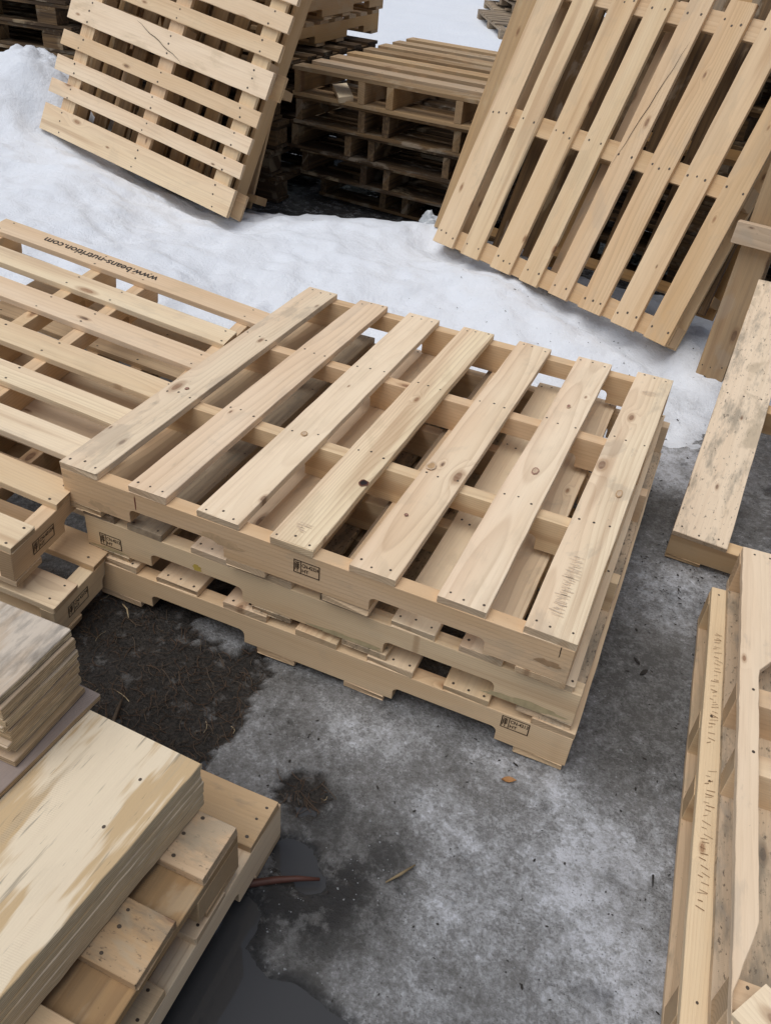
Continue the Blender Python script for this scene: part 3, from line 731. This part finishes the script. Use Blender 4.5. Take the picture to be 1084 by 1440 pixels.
def grid_object(name, xs, ys, zf, mat, attrs=None, keep=None):
    Xg, Yg = np.meshgrid(xs, ys); Z = zf(Xg, Yg)
    ny, nx = Xg.shape
    co = np.stack([Xg, Yg, Z], -1).reshape(-1, 3)
    idx = np.arange(nx * ny).reshape(ny, nx)
    q = np.stack([idx[:-1, :-1], idx[:-1, 1:], idx[1:, 1:], idx[1:, :-1]], -1).reshape(-1, 4)
    if keep is not None:
        k = keep(Xg, Yg, Z).reshape(-1)
        q = q[k[q].any(1)]
        used = np.unique(q); remap = -np.ones(nx * ny, np.int64); remap[used] = np.arange(len(used))
        q = remap[q]; co = co[used]
    me = bpy.data.meshes.new(name)
    me.vertices.add(len(co)); me.vertices.foreach_set('co', co.ravel())
    me.loops.add(len(q) * 4); me.loops.foreach_set('vertex_index', q.ravel().astype(np.int32))
    me.polygons.add(len(q)); me.polygons.foreach_set('loop_start', np.arange(0, len(q) * 4, 4, dtype=np.int32))
    me.polygons.foreach_set('use_smooth', np.ones(len(q), bool))
    me.update(calc_edges=True)
    for k, fn in (attrs or {}).items():
        a = me.attributes.new(k, 'FLOAT', 'POINT'); a.data.foreach_set('value', fn(co[:, 0], co[:, 1]).astype(np.float32))
    o = link(name, me, [mat]); o['kind'] = 'structure'
    return o
def sstep(v, a, b):
    t = np.clip((v - a) / (b - a), 0, 1); return t * t * (3 - 2 * t)
def blobs(x, y, L):
    s = 0
    for bx, by, r, a in L: s = s + a * np.exp(-((x - bx) ** 2 + (y - by) ** 2) / (r * r))
    return s
WH = [(.78, -.085, .075, .6), (.91, -.06, .06, .5), (1.06, -.19, .07, .7), (1.27, -.03, .07, .75), (1.2, -.2, .08, .45), (1.39, -.134, .1, .8), (1.317, -.24, .08, .55), (1.5, -.38, .12, .45),
      (1.44, -.31, .1, .35), (1.15, -.02, .08, .5), (1.4, .78, .1, .4), (1.47, .93, .12, .35), (1.32, 1.45, .12, .6), (.84, -.1, .05, .35), (1.14, -.34, .1, .4), (1.25, -.45, .15, .2), (1.5, -.05, .12, .35), (1.12, -.6, .14, .3), (1.42, .62, .08, .3), (1.28, 1.33, .1, .8), (1.4, 1.27, .1, .6), (1.2, 1.22, .1, .4), (1.5, 1.45, .12, .7), (1.33, 1.42, .1, .8)]
DK = [(1.31, .49, .12, .4), (1.34, .34, .1, .4), (1.4, .22, .12, .35), (.97, -.41, .07, .7), (.94, -.5, .08, .8), (.84, -.3, .06, .8), (.86, -.46, .08, 1.), (1.0, -.32, .06, .5), (1.2, 1.1, .2, .3), (1.35, 1.15, .16, .35), (.7, -.15, .06, .3)]
DI = [(.13, -.05, .1, 1.2), (.25, -.1, .13, 1.4), (.4, -.12, .12, 1.3), (.36, -.28, .14, 1.6), (.5, -.26, .09, 1.2), (.46, -.36, .09, 1.2), (.52, -.03, .05, .8), (.15, -.3, .15, 1.3), (.55, -.22, .04, .7), (.785, -.275, .045, 1.2), (.81, -.31, .03, .7), (.2, .1, .12, .8)]
PU = [(.84, -.74, .11, 1.3), (.97, -.71, .09, 1.15), (1.05, -.67, .05, .8), (.9, -.44, .045, .9), (.835, -.4, .04, 1.), (1.06, -.39, .03, .5), (.8, -.55, .06, .8), (.75, -.75, .1, 1.)]
def f_dirt(x, y): return sstep(blobs(x, y, DI), .12, .3) * sstep(blobs(x, y, DI) + (fbm(x, y, 11, 6, 3, .66) - .5) * 2.8, .57, .63)
def f_pud(x, y): return blobs(x, y, PU) + (fbm(x, y, 12, 4, 8) - .5) * 1.1
def f_white(x, y): return np.clip(.36 + blobs(x, y, WH) - blobs(x, y, DK) + (fbm(x, y, 5, 4, 21) - .5) * .8, 0, 1.2)
def f_wet(x, y): return np.clip(blobs(x, y, DK[3:8]) + .9 * sstep(f_pud(x, y), .2, .5) + sstep(y, 2.5, 2.8) * .9, 0, 1)
def gz(x, y):
    near = np.exp(-np.maximum(0, np.hypot(x - 1, y - 1) - 5) / 6)
    d = f_dirt(x, y)
    z = (fbm(x, y, 7, 4, 5) - .5) * .012 * near + (fbm(x, y, 45, 3, 6) - .5) * .004 * near
    z = z - d * .007 + d * (fbm(x, y, 38, 4, 9) - .5) * .02
    p = f_pud(x, y)
    z = z - sstep(p, .35, .8) * .02 + sstep(p, .15, .35) * (1 - sstep(p, .35, .5)) * (fbm(x, y, 55, 3, 12) - .5) * .012
    z = z + f_white(x, y) * .003 * near
    return z - .004

m, t, b = newmat('ice_and_mud')
tc = t.n('ShaderNodeTexCoord'); P = tc.outputs['Object']
white, dirt, wet = t.attr('white'), t.attr('dirt'), t.attr('wet')
n1 = t.noise(P, 19, 8, .66); n2 = t.noise(P, 120, 5, .7); n3 = t.noise(P, 6, 4, .55); n4 = t.noise(P, 420, 3, .6)
nf = t.noise(P, 165, 7, .72); ng = t.noise(P, 55, 4, .6)
w = t.math('ADD', t.math('MULTIPLY_ADD', white, .72, .13), t.math('ADD', t.math('MULTIPLY', t.math('SUBTRACT', n1, .5), 1.3), t.math('ADD', t.math('MULTIPLY', t.math('SUBTRACT', nf, .5), 1.1), t.math('MULTIPLY', t.math('SUBTRACT', ng, .5), .9))))
gv = t.n('ShaderNodeTexVoronoi', feature='F1'); t.set(gv.inputs['Vector'], P); gv.inputs['Scale'].default_value = 190
gs_ = t.n('ShaderNodeSeparateColor'); t.set(gs_.inputs[0], gv.outputs['Color'])
gv2 = t.n('ShaderNodeTexVoronoi', feature='F1'); t.set(gv2.inputs['Vector'], P); gv2.inputs['Scale'].default_value = 75
g2_ = t.n('ShaderNodeSeparateColor'); t.set(g2_.inputs[0], gv2.outputs['Color'])
w = t.math('ADD', w, t.math('ADD', t.math('MULTIPLY', t.math('SUBTRACT', gs_.outputs[0], .5), .24), t.math('MULTIPLY', t.math('SUBTRACT', g2_.outputs[1], .5), .12)))
rp = t.n('ShaderNodeValToRGB'); cr_ = rp.color_ramp
cr_.elements[0].position = .0; cr_.elements[0].color = (.12, .119, .115, 1)
cr_.elements[1].position = 1.0; cr_.elements[1].color = (.70, .72, .77, 1)
for p_, c_ in ((.15, (.17, .169, .166)), (.34, (.24, .24, .24)), (.55, (.325, .328, .335)), (.76, (.47, .48, .50))):
    e_ = cr_.elements.new(p_); e_.color = (*c_, 1)
t.set(rp.inputs[0], t.math('MULTIPLY', w, .9))
icecol = t.mix(t.math('MULTIPLY', t.sm(n3, .45, .65), .25), rp.outputs[0], (.17, .162, .15))
spk = t.n('ShaderNodeTexVoronoi', feature='F1'); t.set(spk.inputs['Vector'], P); spk.inputs['Scale'].default_value = 130
spc = t.n('ShaderNodeSeparateColor'); t.set(spc.inputs[0], spk.outputs['Color'])
sm_ = t.math('MULTIPLY', t.math('SUBTRACT', 1, t.sm(spk.outputs['Distance'], .1, .26)), t.math('GREATER_THAN', spc.outputs[0], .83))
icecol = t.mix(t.math('MULTIPLY', sm_, .7), icecol, (.045, .04, .036))
icecol = t.mix(t.math('MULTIPLY', wet, t.math('SUBTRACT', .9, t.math('MULTIPLY', t.sm(n1, .5, .6), .5))), icecol, (.026, .026, .027))
dcol = t.mix(t.sm(n2, .3, .7), (.008, .0075, .007), (.055, .047, .04))
dcol = t.mix(t.sm(n1, .56, .66), dcol, (.13, .125, .12))
colr = t.mix(dirt, icecol, dcol)
t.set(b.inputs['Base Color'], colr)
ro = t.math('ADD', .13, t.math('MULTIPLY', t.sm(w, .35, 1.0), .4))
ro = t.math('ADD', ro, t.math('MULTIPLY', dirt, .3))
ro = t.math('SUBTRACT', ro, t.math('MULTIPLY', wet, .12))
t.set(b.inputs['Roughness'], ro); b.inputs['Specular IOR Level'].default_value = .5
hh = t.math('ADD', t.math('MULTIPLY', n1, 1.2), t.math('ADD', t.math('MULTIPLY', nf, 1.2), t.math('MULTIPLY', n4, .25)))
t.set(b.inputs['Normal'], t.bump(hh, .007, .9))
ICE = m
gx = axis_coords(-2.4, 2.2, .0125, 70); gy = axis_coords(-1.3, 3.6, .0125, 70)
grid_object('ground', gx, gy, gz, ICE, dict(white=f_white, dirt=f_dirt, wet=f_wet))

# puddles: one water sheet seen where the ice dips below it
m, t, b = newmat('meltwater')
b.inputs['Base Color'].default_value = (.055, .055, .056, 1); b.inputs['Roughness'].default_value = .04; b.inputs['IOR'].default_value = 1.5
tc = t.n('ShaderNodeTexCoord')
t.set(b.inputs['Normal'], t.bump(t.noise(tc.outputs['Object'], 9, 2), .002, .25))
px = np.arange(.55, 1.2, .05); py = np.arange(-1.25, -.28, .05)
grid_object('puddle', px, py, lambda x, y: x * 0 - .0135, m)

# ---------------------------------------------------------------- snow
CP = [(-.63, 2.45, .17), (-.9, 2.33, .16), (-.13, 2.70, .15), (-.3, 2.6, .155), (-1.2, 2.3, .19),
      (-.6, 2.84, -.04), (-1.0, 2.72, -.04), (-.2, 3.0, -.02), (-1.35, 2.72, -.02), (0.1, 3.1, .0), (-.7, 3.3, -.12), (.5, 3.2, -.1), (-1.6, 3.2, -.1),
      (-2.1, 2.3, .35), (-1.5, 2.2, .255), (-.95, 2.1, .165), (0, 2.4, .17), (.3, 2.3, .17), (.55, 2.2, .15), (.85, 2.07, .12), (1.137, 1.96, .10),
      (0, 1.2, .06), (-.4, 1.22, .12), (-1.0, 1.28, .21), (-.2, 1.6, .105), (-.6, 1.7, .15), (-1.1, 1.8, .2), (-1.7, 1.5, .27), (-2.3, 1.6, .3),
      (.2, 1.5, .075), (.6, 1.42, .055), (.55, 1.75, .09), (.9, 1.45, .025), (.95, 1.75, .07), (1.12, 1.42, -.004), (1.2, 1.6, .014), (1.3, 1.75, .02), (1.45, 1.9, .03), (1.28, 1.40, -.018), (1.3, 1.25, -.055), (1.45, 1.45, -.04), (1.6, 1.7, .0),
      (.2, 1.0, .0), (.7, 1.05, -.03), (1.1, 1.05, -.05), (1.4, .9, -.08), (-.4, .85, -.03), (-.9, .8, .06), (-.3, .4, -.08), (-1.0, .3, -.05), (.6, .6, -.1), (.8, 0, -.12), (-.2, -.3, -.1), (1.6, 0, -.12), (-1.6, .3, .02), (-2, .9, .2),
      (-2.07, 2.0, .33), (-2.3, 2.2, .42), (-2.3, 2.52, .60), (-2.55, 2.6, .61), (-2.8, 2.6, .58), (-2.2, 2.75, .50), (-2.5, 2.95, .42), (-3.1, 2.9, .45), (-2.9, 2.2, .42), (-2.6, 3.2, .2), (-2.2, 3.1, .12), (-3.4, 3.3, .2), (-1.7, 2.6, .2),
      (-4, 2, .4), (-4, 3.8, .1), (-5, 0, .2), (-4, -2, .1), (2.2, 2.2, .05), (2.4, 1.0, -.1), (2, -1.5, -.15), (0, -2, -.15), (3, 3.5, -.1), (-2, 4.5, -.1), (1, 4.5, -.1), (3, 5, -.1), (-5, 5, .0), (-3, 5.5, -.05), (0, 5.5, -.05)]
cp = np.array(CP)
def tps(r): return np.where(r > 1e-9, r * r * np.log(r + 1e-12), 0)
nC = len(cp); Dm = tps(np.hypot(cp[:, None, 0] - cp[None, :, 0], cp[:, None, 1] - cp[None, :, 1])) + np.eye(nC) * .004
Pm = np.concatenate([np.ones((nC, 1)), cp[:, :2]], 1)
Am = np.block([[Dm, Pm], [Pm.T, np.zeros((3, 3))]])
sol = np.linalg.solve(Am, np.concatenate([cp[:, 2], np.zeros(3)]))
def snow_z(x, y):
    z = sol[nC] + sol[nC + 1] * x + sol[nC + 2] * y
    for i in range(nC): z = z + sol[i] * tps(np.hypot(x - cp[i, 0], y - cp[i, 1]))
    z = z + (fbm(x, y, 2.6, 5, 40, .5) - .5) * .10 + (fbm(x * 1.0, y * 1.4, 8, 3, 50) - .5) * .016
    rg = 1 - np.abs(fbm(x * .8 + y * .5, y * 1.3 - x * .4, 4.2, 3, 77) * 2 - 1)
    z = z + (rg ** 3 - .4) * .022 + (fbm(x, y, 15, 4, 52, .6) - .5) * .02
    for (ax, ay, bx, by, dp) in ((-2.15, 2.31, -.86, 2.12, .035), (-.02, 2.43, 1.16, 1.97, .045)):
        L2 = (bx - ax) ** 2 + (by - ay) ** 2; tt = np.clip(((x - ax) * (bx - ax) + (y - ay) * (by - ay)) / L2, 0, 1)
        dd = np.hypot(x - ax - tt * (bx - ax), y - ay - tt * (by - ay) - .02); z = z - dp * np.exp(-(dd / .09) ** 2)
    cr = sstep(-((x + 2.33) ** 2 / .12 + (y - 2.72) ** 2 / .06), -1, -.2)      # crumbly dirty lumps on the mound
    z = z + cr * (fbm(x, y, 26, 3, 60) - .45) * .09
    return z
def f_sdirt(x, y):
    a = sstep(-((x + 2.3) ** 2 / .10 + (y - 2.78) ** 2 / .09), -1.2, -.1) * .8
    edge = (1 - sstep(snow_z(x, y), -.005, .06)) * sstep(fbm(x, y, 14, 4, 33) + .25, .45, .8)
    return np.clip(a + edge * .75 + .04, 0, 1)
m, t, b = newmat('old_snow')
tc = t.n('ShaderNodeTexCoord'); P = tc.outputs['Object']; sd = t.attr('soil')
a1 = t.noise(P, 5, 5, .6); a2 = t.noise(P, 60, 6, .7); a3 = t.noise(P, 300, 3, .6); a4 = t.noise(P, 28, 4, .6)
sc1 = t.mix(a1, (.84, .885, .955), (.89, .925, .975))
thr = t.math('SUBTRACT', .80, t.math('MULTIPLY', sd, .25))
pk = t.math('MULTIPLY', t.math('SUBTRACT', a2, thr), 9, clamp=True)
sc1 = t.mix(t.math('MULTIPLY', sd, t.math('ADD', .15, t.math('MULTIPLY', t.sm(a4, .35, .7), .6))), sc1, (.42, .43, .45))
sc1 = t.mix(t.math('MULTIPLY', pk, .8), sc1, (.10, .085, .07))
t.set(b.inputs['Base Color'], sc1); b.inputs['Roughness'].default_value = .75; b.inputs['Specular IOR Level'].default_value = .25
t.set(b.inputs['Normal'], t.bump(t.math('ADD', t.math('MULTIPLY', a4, 1.0), t.math('ADD', t.math('MULTIPLY', a2, .7), t.math('MULTIPLY', a3, .4))), .009, .8))
SNOW = m
grid_object('snow_bank', np.arange(-4.6, 2.6, .018), np.arange(-.2, 4.6, .018), snow_z, SNOW, dict(soil=f_sdirt), keep=lambda X, Y, Z: Z > -.025)
# open snow field beyond the stacks
fx = axis_coords(-6, 4, .12, 80); fy = np.concatenate([np.arange(4.75, 14, .1), np.geomspace(14.3, 90, 30)])
grid_object('snow_field', fx, fy, lambda x, y: -.03 + sstep(y, 4.7, 5.4) * .09 + (fbm(x, y, .9, 4, 90) - .5) * .09, SNOW, dict(soil=lambda x, y: x * 0 + .02))
fx2 = -np.geomspace(4.5, 80, 26)[::-1]; fy2 = np.concatenate([-np.geomspace(.5, 60, 18)[::-1] + .3, np.arange(0, 4.9, .2)])
grid_object('snow_field', fx2, fy2, lambda x, y: .12 + (fbm(x, y, .9, 3, 91) - .5) * .1, SNOW, dict(soil=lambda x, y: x * 0 + .02))

# ---------------------------------------------------------------- litter
def zg(x, y): return float(gz(np.array([x]), np.array([y]))[0])
g = random.Random(21)
V, F = [], []
cnt = 0
while cnt < 800:
    x, y = g.uniform(.0, .92), g.uniform(-.42, .02)
    if f_dirt(np.array([x]), np.array([y]))[0] < .5: continue
    cnt += 1
    L = g.uniform(.012, .05); a = g.uniform(0, math.pi); w = .00045 + g.random() * .0004
    z0 = zg(x, y) + .002 + g.random() * .004; bend = g.uniform(-.008, .008); tz = g.uniform(-.006, .008)
    i = len(V)
    for k in range(4):
        s = k / 3 - .5; ox = -math.sin(a) * bend * (1 - 4 * s * s); oy = math.cos(a) * bend * (1 - 4 * s * s)
        cx_, cy_ = x + math.cos(a) * L * s + ox, y + math.sin(a) * L * s + oy
        V.append((cx_ - math.sin(a) * w, cy_ + math.cos(a) * w, z0 + tz * s)); V.append((cx_ + math.sin(a) * w, cy_ - math.cos(a) * w, z0 + tz * s + .0006))
    for k in range(3): F.append((i + 2 * k, i + 2 * k + 1, i + 2 * k + 3, i + 2 * k + 2))
me = bpy.data.meshes.new('needles'); me.from_pydata(V, [], F); me.update()
o = link('pine_needles', me, [NEEDLE, STRAW, TWIGM]); me.polygons.foreach_set('material_index', [1 if (i // 3) % 90 == 0 else (2 if (i // 3) % 3 == 0 else 0) for i in range(len(F))]); o['kind'] = 'stuff'; o['label'] = 'brown pine needles scattered over the dark thawed mud'; o['category'] = 'litter'
# small bits of bark and soil on the ice and the snow
V, F = [], []
for k in range(900):
    r = g.random()
    if r < .55: x, y = g.uniform(.55, 1.6), g.uniform(-.75, 1.3); z = zg(x, y)
    elif r < .8: x, y = g.uniform(.2, 1.5), g.uniform(1.25, 2.2); z = max(zg(x, y), float(snow_z(np.array([x]), np.array([y]))[0]))
    elif r < .9: x, y = g.gauss(1.38, .06), g.gauss(.78, .1); z = zg(x, y)
    else: x, y = g.uniform(-2.2, .2), g.uniform(1.4, 2.5); z = float(snow_z(np.array([x]), np.array([y]))[0])
    s = abs(g.gauss(0, .0010)) + .0005
    if r >= .9: s *= .6
    a = g.uniform(0, 6.28); el = g.uniform(1, 3)
    i = len(V)
    for j in range(5):
        th = j * 2 * math.pi / 5; lx, ly = math.cos(th) * s * el, math.sin(th) * s
        V.append((x + lx * math.cos(a) - ly * math.sin(a), y + lx * math.sin(a) + ly * math.cos(a), z + .0015 + g.random() * .0012))
    V.append((x, y, z + .0025 + s * .6))
    for j in range(5): F.append((i + j, i + (j + 1) % 5, i + 5))
me = bpy.data.meshes.new('bits'); me.from_pydata(V, [], F); me.update()
o = link('bark_debris', me, [DARKLEAF]); o['kind'] = 'stuff'; o['label'] = 'dark specks of bark and soil strewn over ice and snow'; o['category'] = 'litter'

ICEBIT = flat_mat('ice_crumb', (.30, .31, .325), .3, 0, .5)
V, F = [], []
k = 0
while k < 1400:
    x, y = g.uniform(.62, 1.62), g.uniform(-.8, 1.2)
    wv = float(f_white(np.array([x]), np.array([y]))[0]); pv = float(f_pud(np.array([x]), np.array([y]))[0])
    if not (wv > g.uniform(.3, 1.1) or .1 < pv < .42): continue
    k += 1
    r = .0007 + abs(g.gauss(0, .0011)); z = zg(x, y) + r * .2; i = len(V)
    V += [(x + r * g.uniform(.6, 1.3), y + g.uniform(-.3, .3) * r, z), (x - r * g.uniform(.6, 1.3), y + g.uniform(-.3, .3) * r, z), (x, y + r * g.uniform(.6, 1.3), z), (x, y - r * g.uniform(.6, 1.3), z), (x + g.uniform(-.3, .3) * r, y, z + r * g.uniform(.6, 1.1))]
    F += [(i, i + 2, i + 4), (i + 2, i + 1, i + 4), (i + 1, i + 3, i + 4), (i + 3, i, i + 4)]
me = bpy.data.meshes.new('crumbs'); me.from_pydata(V, [], F); me.update()
o = link('ice_crumbs', me, [ICEBIT]); o['kind'] = 'stuff'; o['label'] = 'tiny pale ice crumbs strewn over the grey ice'; o['category'] = 'ice'
def tube(name, pts, rad, mat, label, cat):
    bm = bmesh.new(); rings = []
    n = len(pts)
    for i, p in enumerate(pts):
        p = Vector(p); d = (Vector(pts[min(i + 1, n - 1)]) - Vector(pts[max(i - 1, 0)])).normalized()
        sx = d.cross(Vector((0, 0, 1))); sx = sx.normalized() if sx.length > .01 else Vector((1, 0, 0)); sy = d.cross(sx)
        r = rad[i] if isinstance(rad, (list, tuple)) else rad
        rings.append([bm.verts.new(p + (sx * math.cos(a) + sy * math.sin(a)) * r) for a in [k * math.pi / 4 for k in range(8)]])
    for i in range(n - 1):
        for k in range(8): bm.faces.new((rings[i][k], rings[i][(k + 1) % 8], rings[i + 1][(k + 1) % 8], rings[i + 1][k]))
    bm.faces.new(rings[0][::-1]); bm.faces.new(rings[-1])
    bmesh.ops.recalc_face_normals(bm, faces=bm.faces)
    me = bpy.data.meshes.new(name); bm.to_mesh(me); bm.free()
    for p in me.polygons: p.use_smooth = True
    o = link(name, me, [mat]); o['label'] = label; o['category'] = cat
    return o
tube('branch', [(.775, -.515, .004), (.80, -.503, .006), (.84, -.475, .006), (.875, -.455, .007), (.912, -.437, .005)], [.0075, .0075, .007, .0055, .003], BARK, 'reddish branch lying half in the puddle beside the base pallet', 'branch')
tube('twig', [(.325, -.26, .004), (.345, -.31, .008), (.372, -.36, .006), (.385, -.42, .004)], [.003, .0045, .004, .003], TWIGM, 'dark bent twig lying on the needle-covered mud', 'twig')
tube('splinter', [(1.025, -.387, .004), (1.045, -.36, .007), (1.062, -.33, .005)], [.0015, .0032, .0015], TWIGL, 'pale bent splinter frozen in the ice near the puddle', 'splinter')
tube('straw', [(.137, -.012, .004), (.16, -.024, .008), (.18, -.045, .005)], [.0015, .0022, .0012], STRAW, 'pale straw on the mud beside the left stack', 'straw')
tube('stalk', [(.40, -.315, .002), (.405, -.345, .012), (.412, -.372, .004)], [.0012, .0018, .0012], STRAW, 'thin pale stalk on the mud behind the plywood', 'straw')
tube('needle_bit', [(1.488, -.14, .004), (1.491, -.165, .005)], [.0022, .001], DARKLEAF, 'dark sliver on the whitish ice beside the lower right stack', 'sliver')
# dry leaf
def leaf(name, x, y, s, rz, mat, label, cat):
    V = []; F = []
    for k, (a, w) in enumerate([(-1, .02), (-.5, .34), (0, .4), (.5, .26), (1, .02)]):
        for q in (-1, 0, 1): V.append((a * s, q * w * s, .004 + abs(q) * .002 + .002 * math.sin(a * 2 + q)))
    for i in range(4):
        for q in range(2): F.append((i * 3 + q, i * 3 + q + 1, i * 3 + q + 4, i * 3 + q + 3))
    V2 = V + [(a, b_, c - .0006) for a, b_, c in V]; nV = len(V); F2 = F + [tuple(nV + i for i in f[::-1]) for f in F]
    me = bpy.data.meshes.new(name); me.from_pydata(V2, [], F2); me.update()
    o = link(name, me, [mat], None, (x, y, zg(x, y)), rz); o['label'] = label; o['category'] = cat
leaf('dry_leaf', 1.168, -.058, .016, .3, LEAFM, 'small orange chip on the ice in front of the middle stack', 'wood chip')
leaf('dark_leaf', 1.377, .397, .014, 1.0, DARKLEAF, 'dark wet leaf frozen in the ice right of the middle stack', 'leaf')
leaf('dark_leaf', 1.353, .425, .012, 2.4, DARKLEAF, 'dark clump of litter next to the frozen leaf', 'leaf')
leaf('dark_leaf', .335, -.32, .013, .9, STRAW, 'pale curled leaf on the needle-covered mud', 'leaf')
# crumpled plastic
bm = bmesh.new(); bmesh.ops.create_icosphere(bm, subdivisions=3, radius=.06)
for v in bm.verts:
    c = v.co; k = 1 + .35 * math.sin(c.x * 90 + 2 * math.sin(c.y * 60)) * math.cos(c.z * 80 + c.y * 40) + g.uniform(-.1, .1)
    v.co = Vector((c.x * k * .8, c.y * k * .5, (c.z * k) * (1.1 if c.z > 0 else .6)))
me = bpy.data.meshes.new('scrap'); bm.to_mesh(me); bm.free()
o = link('plastic_scrap', me, [PLASTIC], None, (-.18, 2.86, .10)); o['label'] = 'crumpled white plastic film at the foot of the five weathered pallets'; o['category'] = 'plastic scrap'
# ---------------------------------------------------------------- light, sky, camera
w = bpy.data.worlds.new('World'); sc.world = w; w.use_nodes = True
nt = w.node_tree
bg = nt.nodes['Background']
sky = nt.nodes.new('ShaderNodeTexSky'); sky.sky_type = 'NISHITA'; sky.sun_disc = False
ELEV, AZ = 68., 215.
sky.sun_elevation = R_(ELEV); sky.sun_rotation = R_(AZ); sky.air_density = 1.0; sky.dust_density = 2.5
hs = nt.nodes.new('ShaderNodeHueSaturation'); hs.inputs['Saturation'].default_value = .7
nt.links.new(sky.outputs[0], hs.inputs['Color']); nt.links.new(hs.outputs[0], bg.inputs[0])
bg.inputs[1].default_value = .055
sl = bpy.data.lights.new('sun', 'SUN'); sl.energy = 1.5; sl.angle = R_(60); sl.color = (1, .985, .965)
so = bpy.data.objects.new('sun', sl); COL.objects.link(so)
d = Vector((math.sin(R_(AZ)) * math.cos(R_(ELEV)), math.cos(R_(AZ)) * math.cos(R_(ELEV)), math.sin(R_(ELEV))))
so.rotation_euler = (-d).to_track_quat('-Z', 'Y').to_euler()
so.location = (0, 0, 8)

cam = bpy.data.cameras.new('camera'); co = bpy.data.objects.new('camera', cam); COL.objects.link(co)
cam.sensor_fit = 'VERTICAL'; cam.sensor_height = 24; cam.lens = 24 * 1190 / 1440; cam.clip_start = .02; cam.clip_end = 300
Rw = [[0.9115272, 0.4032507, 0.0806658], [0.3034434, -0.527136, -0.7937567], [-0.2775611, 0.7480084, -0.6028626]]
m4 = Matrix.Identity(4)
for i in range(3):
    m4[i][0], m4[i][1], m4[i][2] = Rw[0][i], -Rw[1][i], -Rw[2][i]
m4[0][3], m4[1][3], m4[2][3] = (1.2559, -1.21211, 1.51985)
co.matrix_world = m4
sc.camera = co
sc.cycles.diffuse_bounces = 3
sc.view_settings.view_transform = 'Standard'; sc.view_settings.look = 'None'; sc.view_settings.exposure = .36; sc.view_settings.gamma = 1
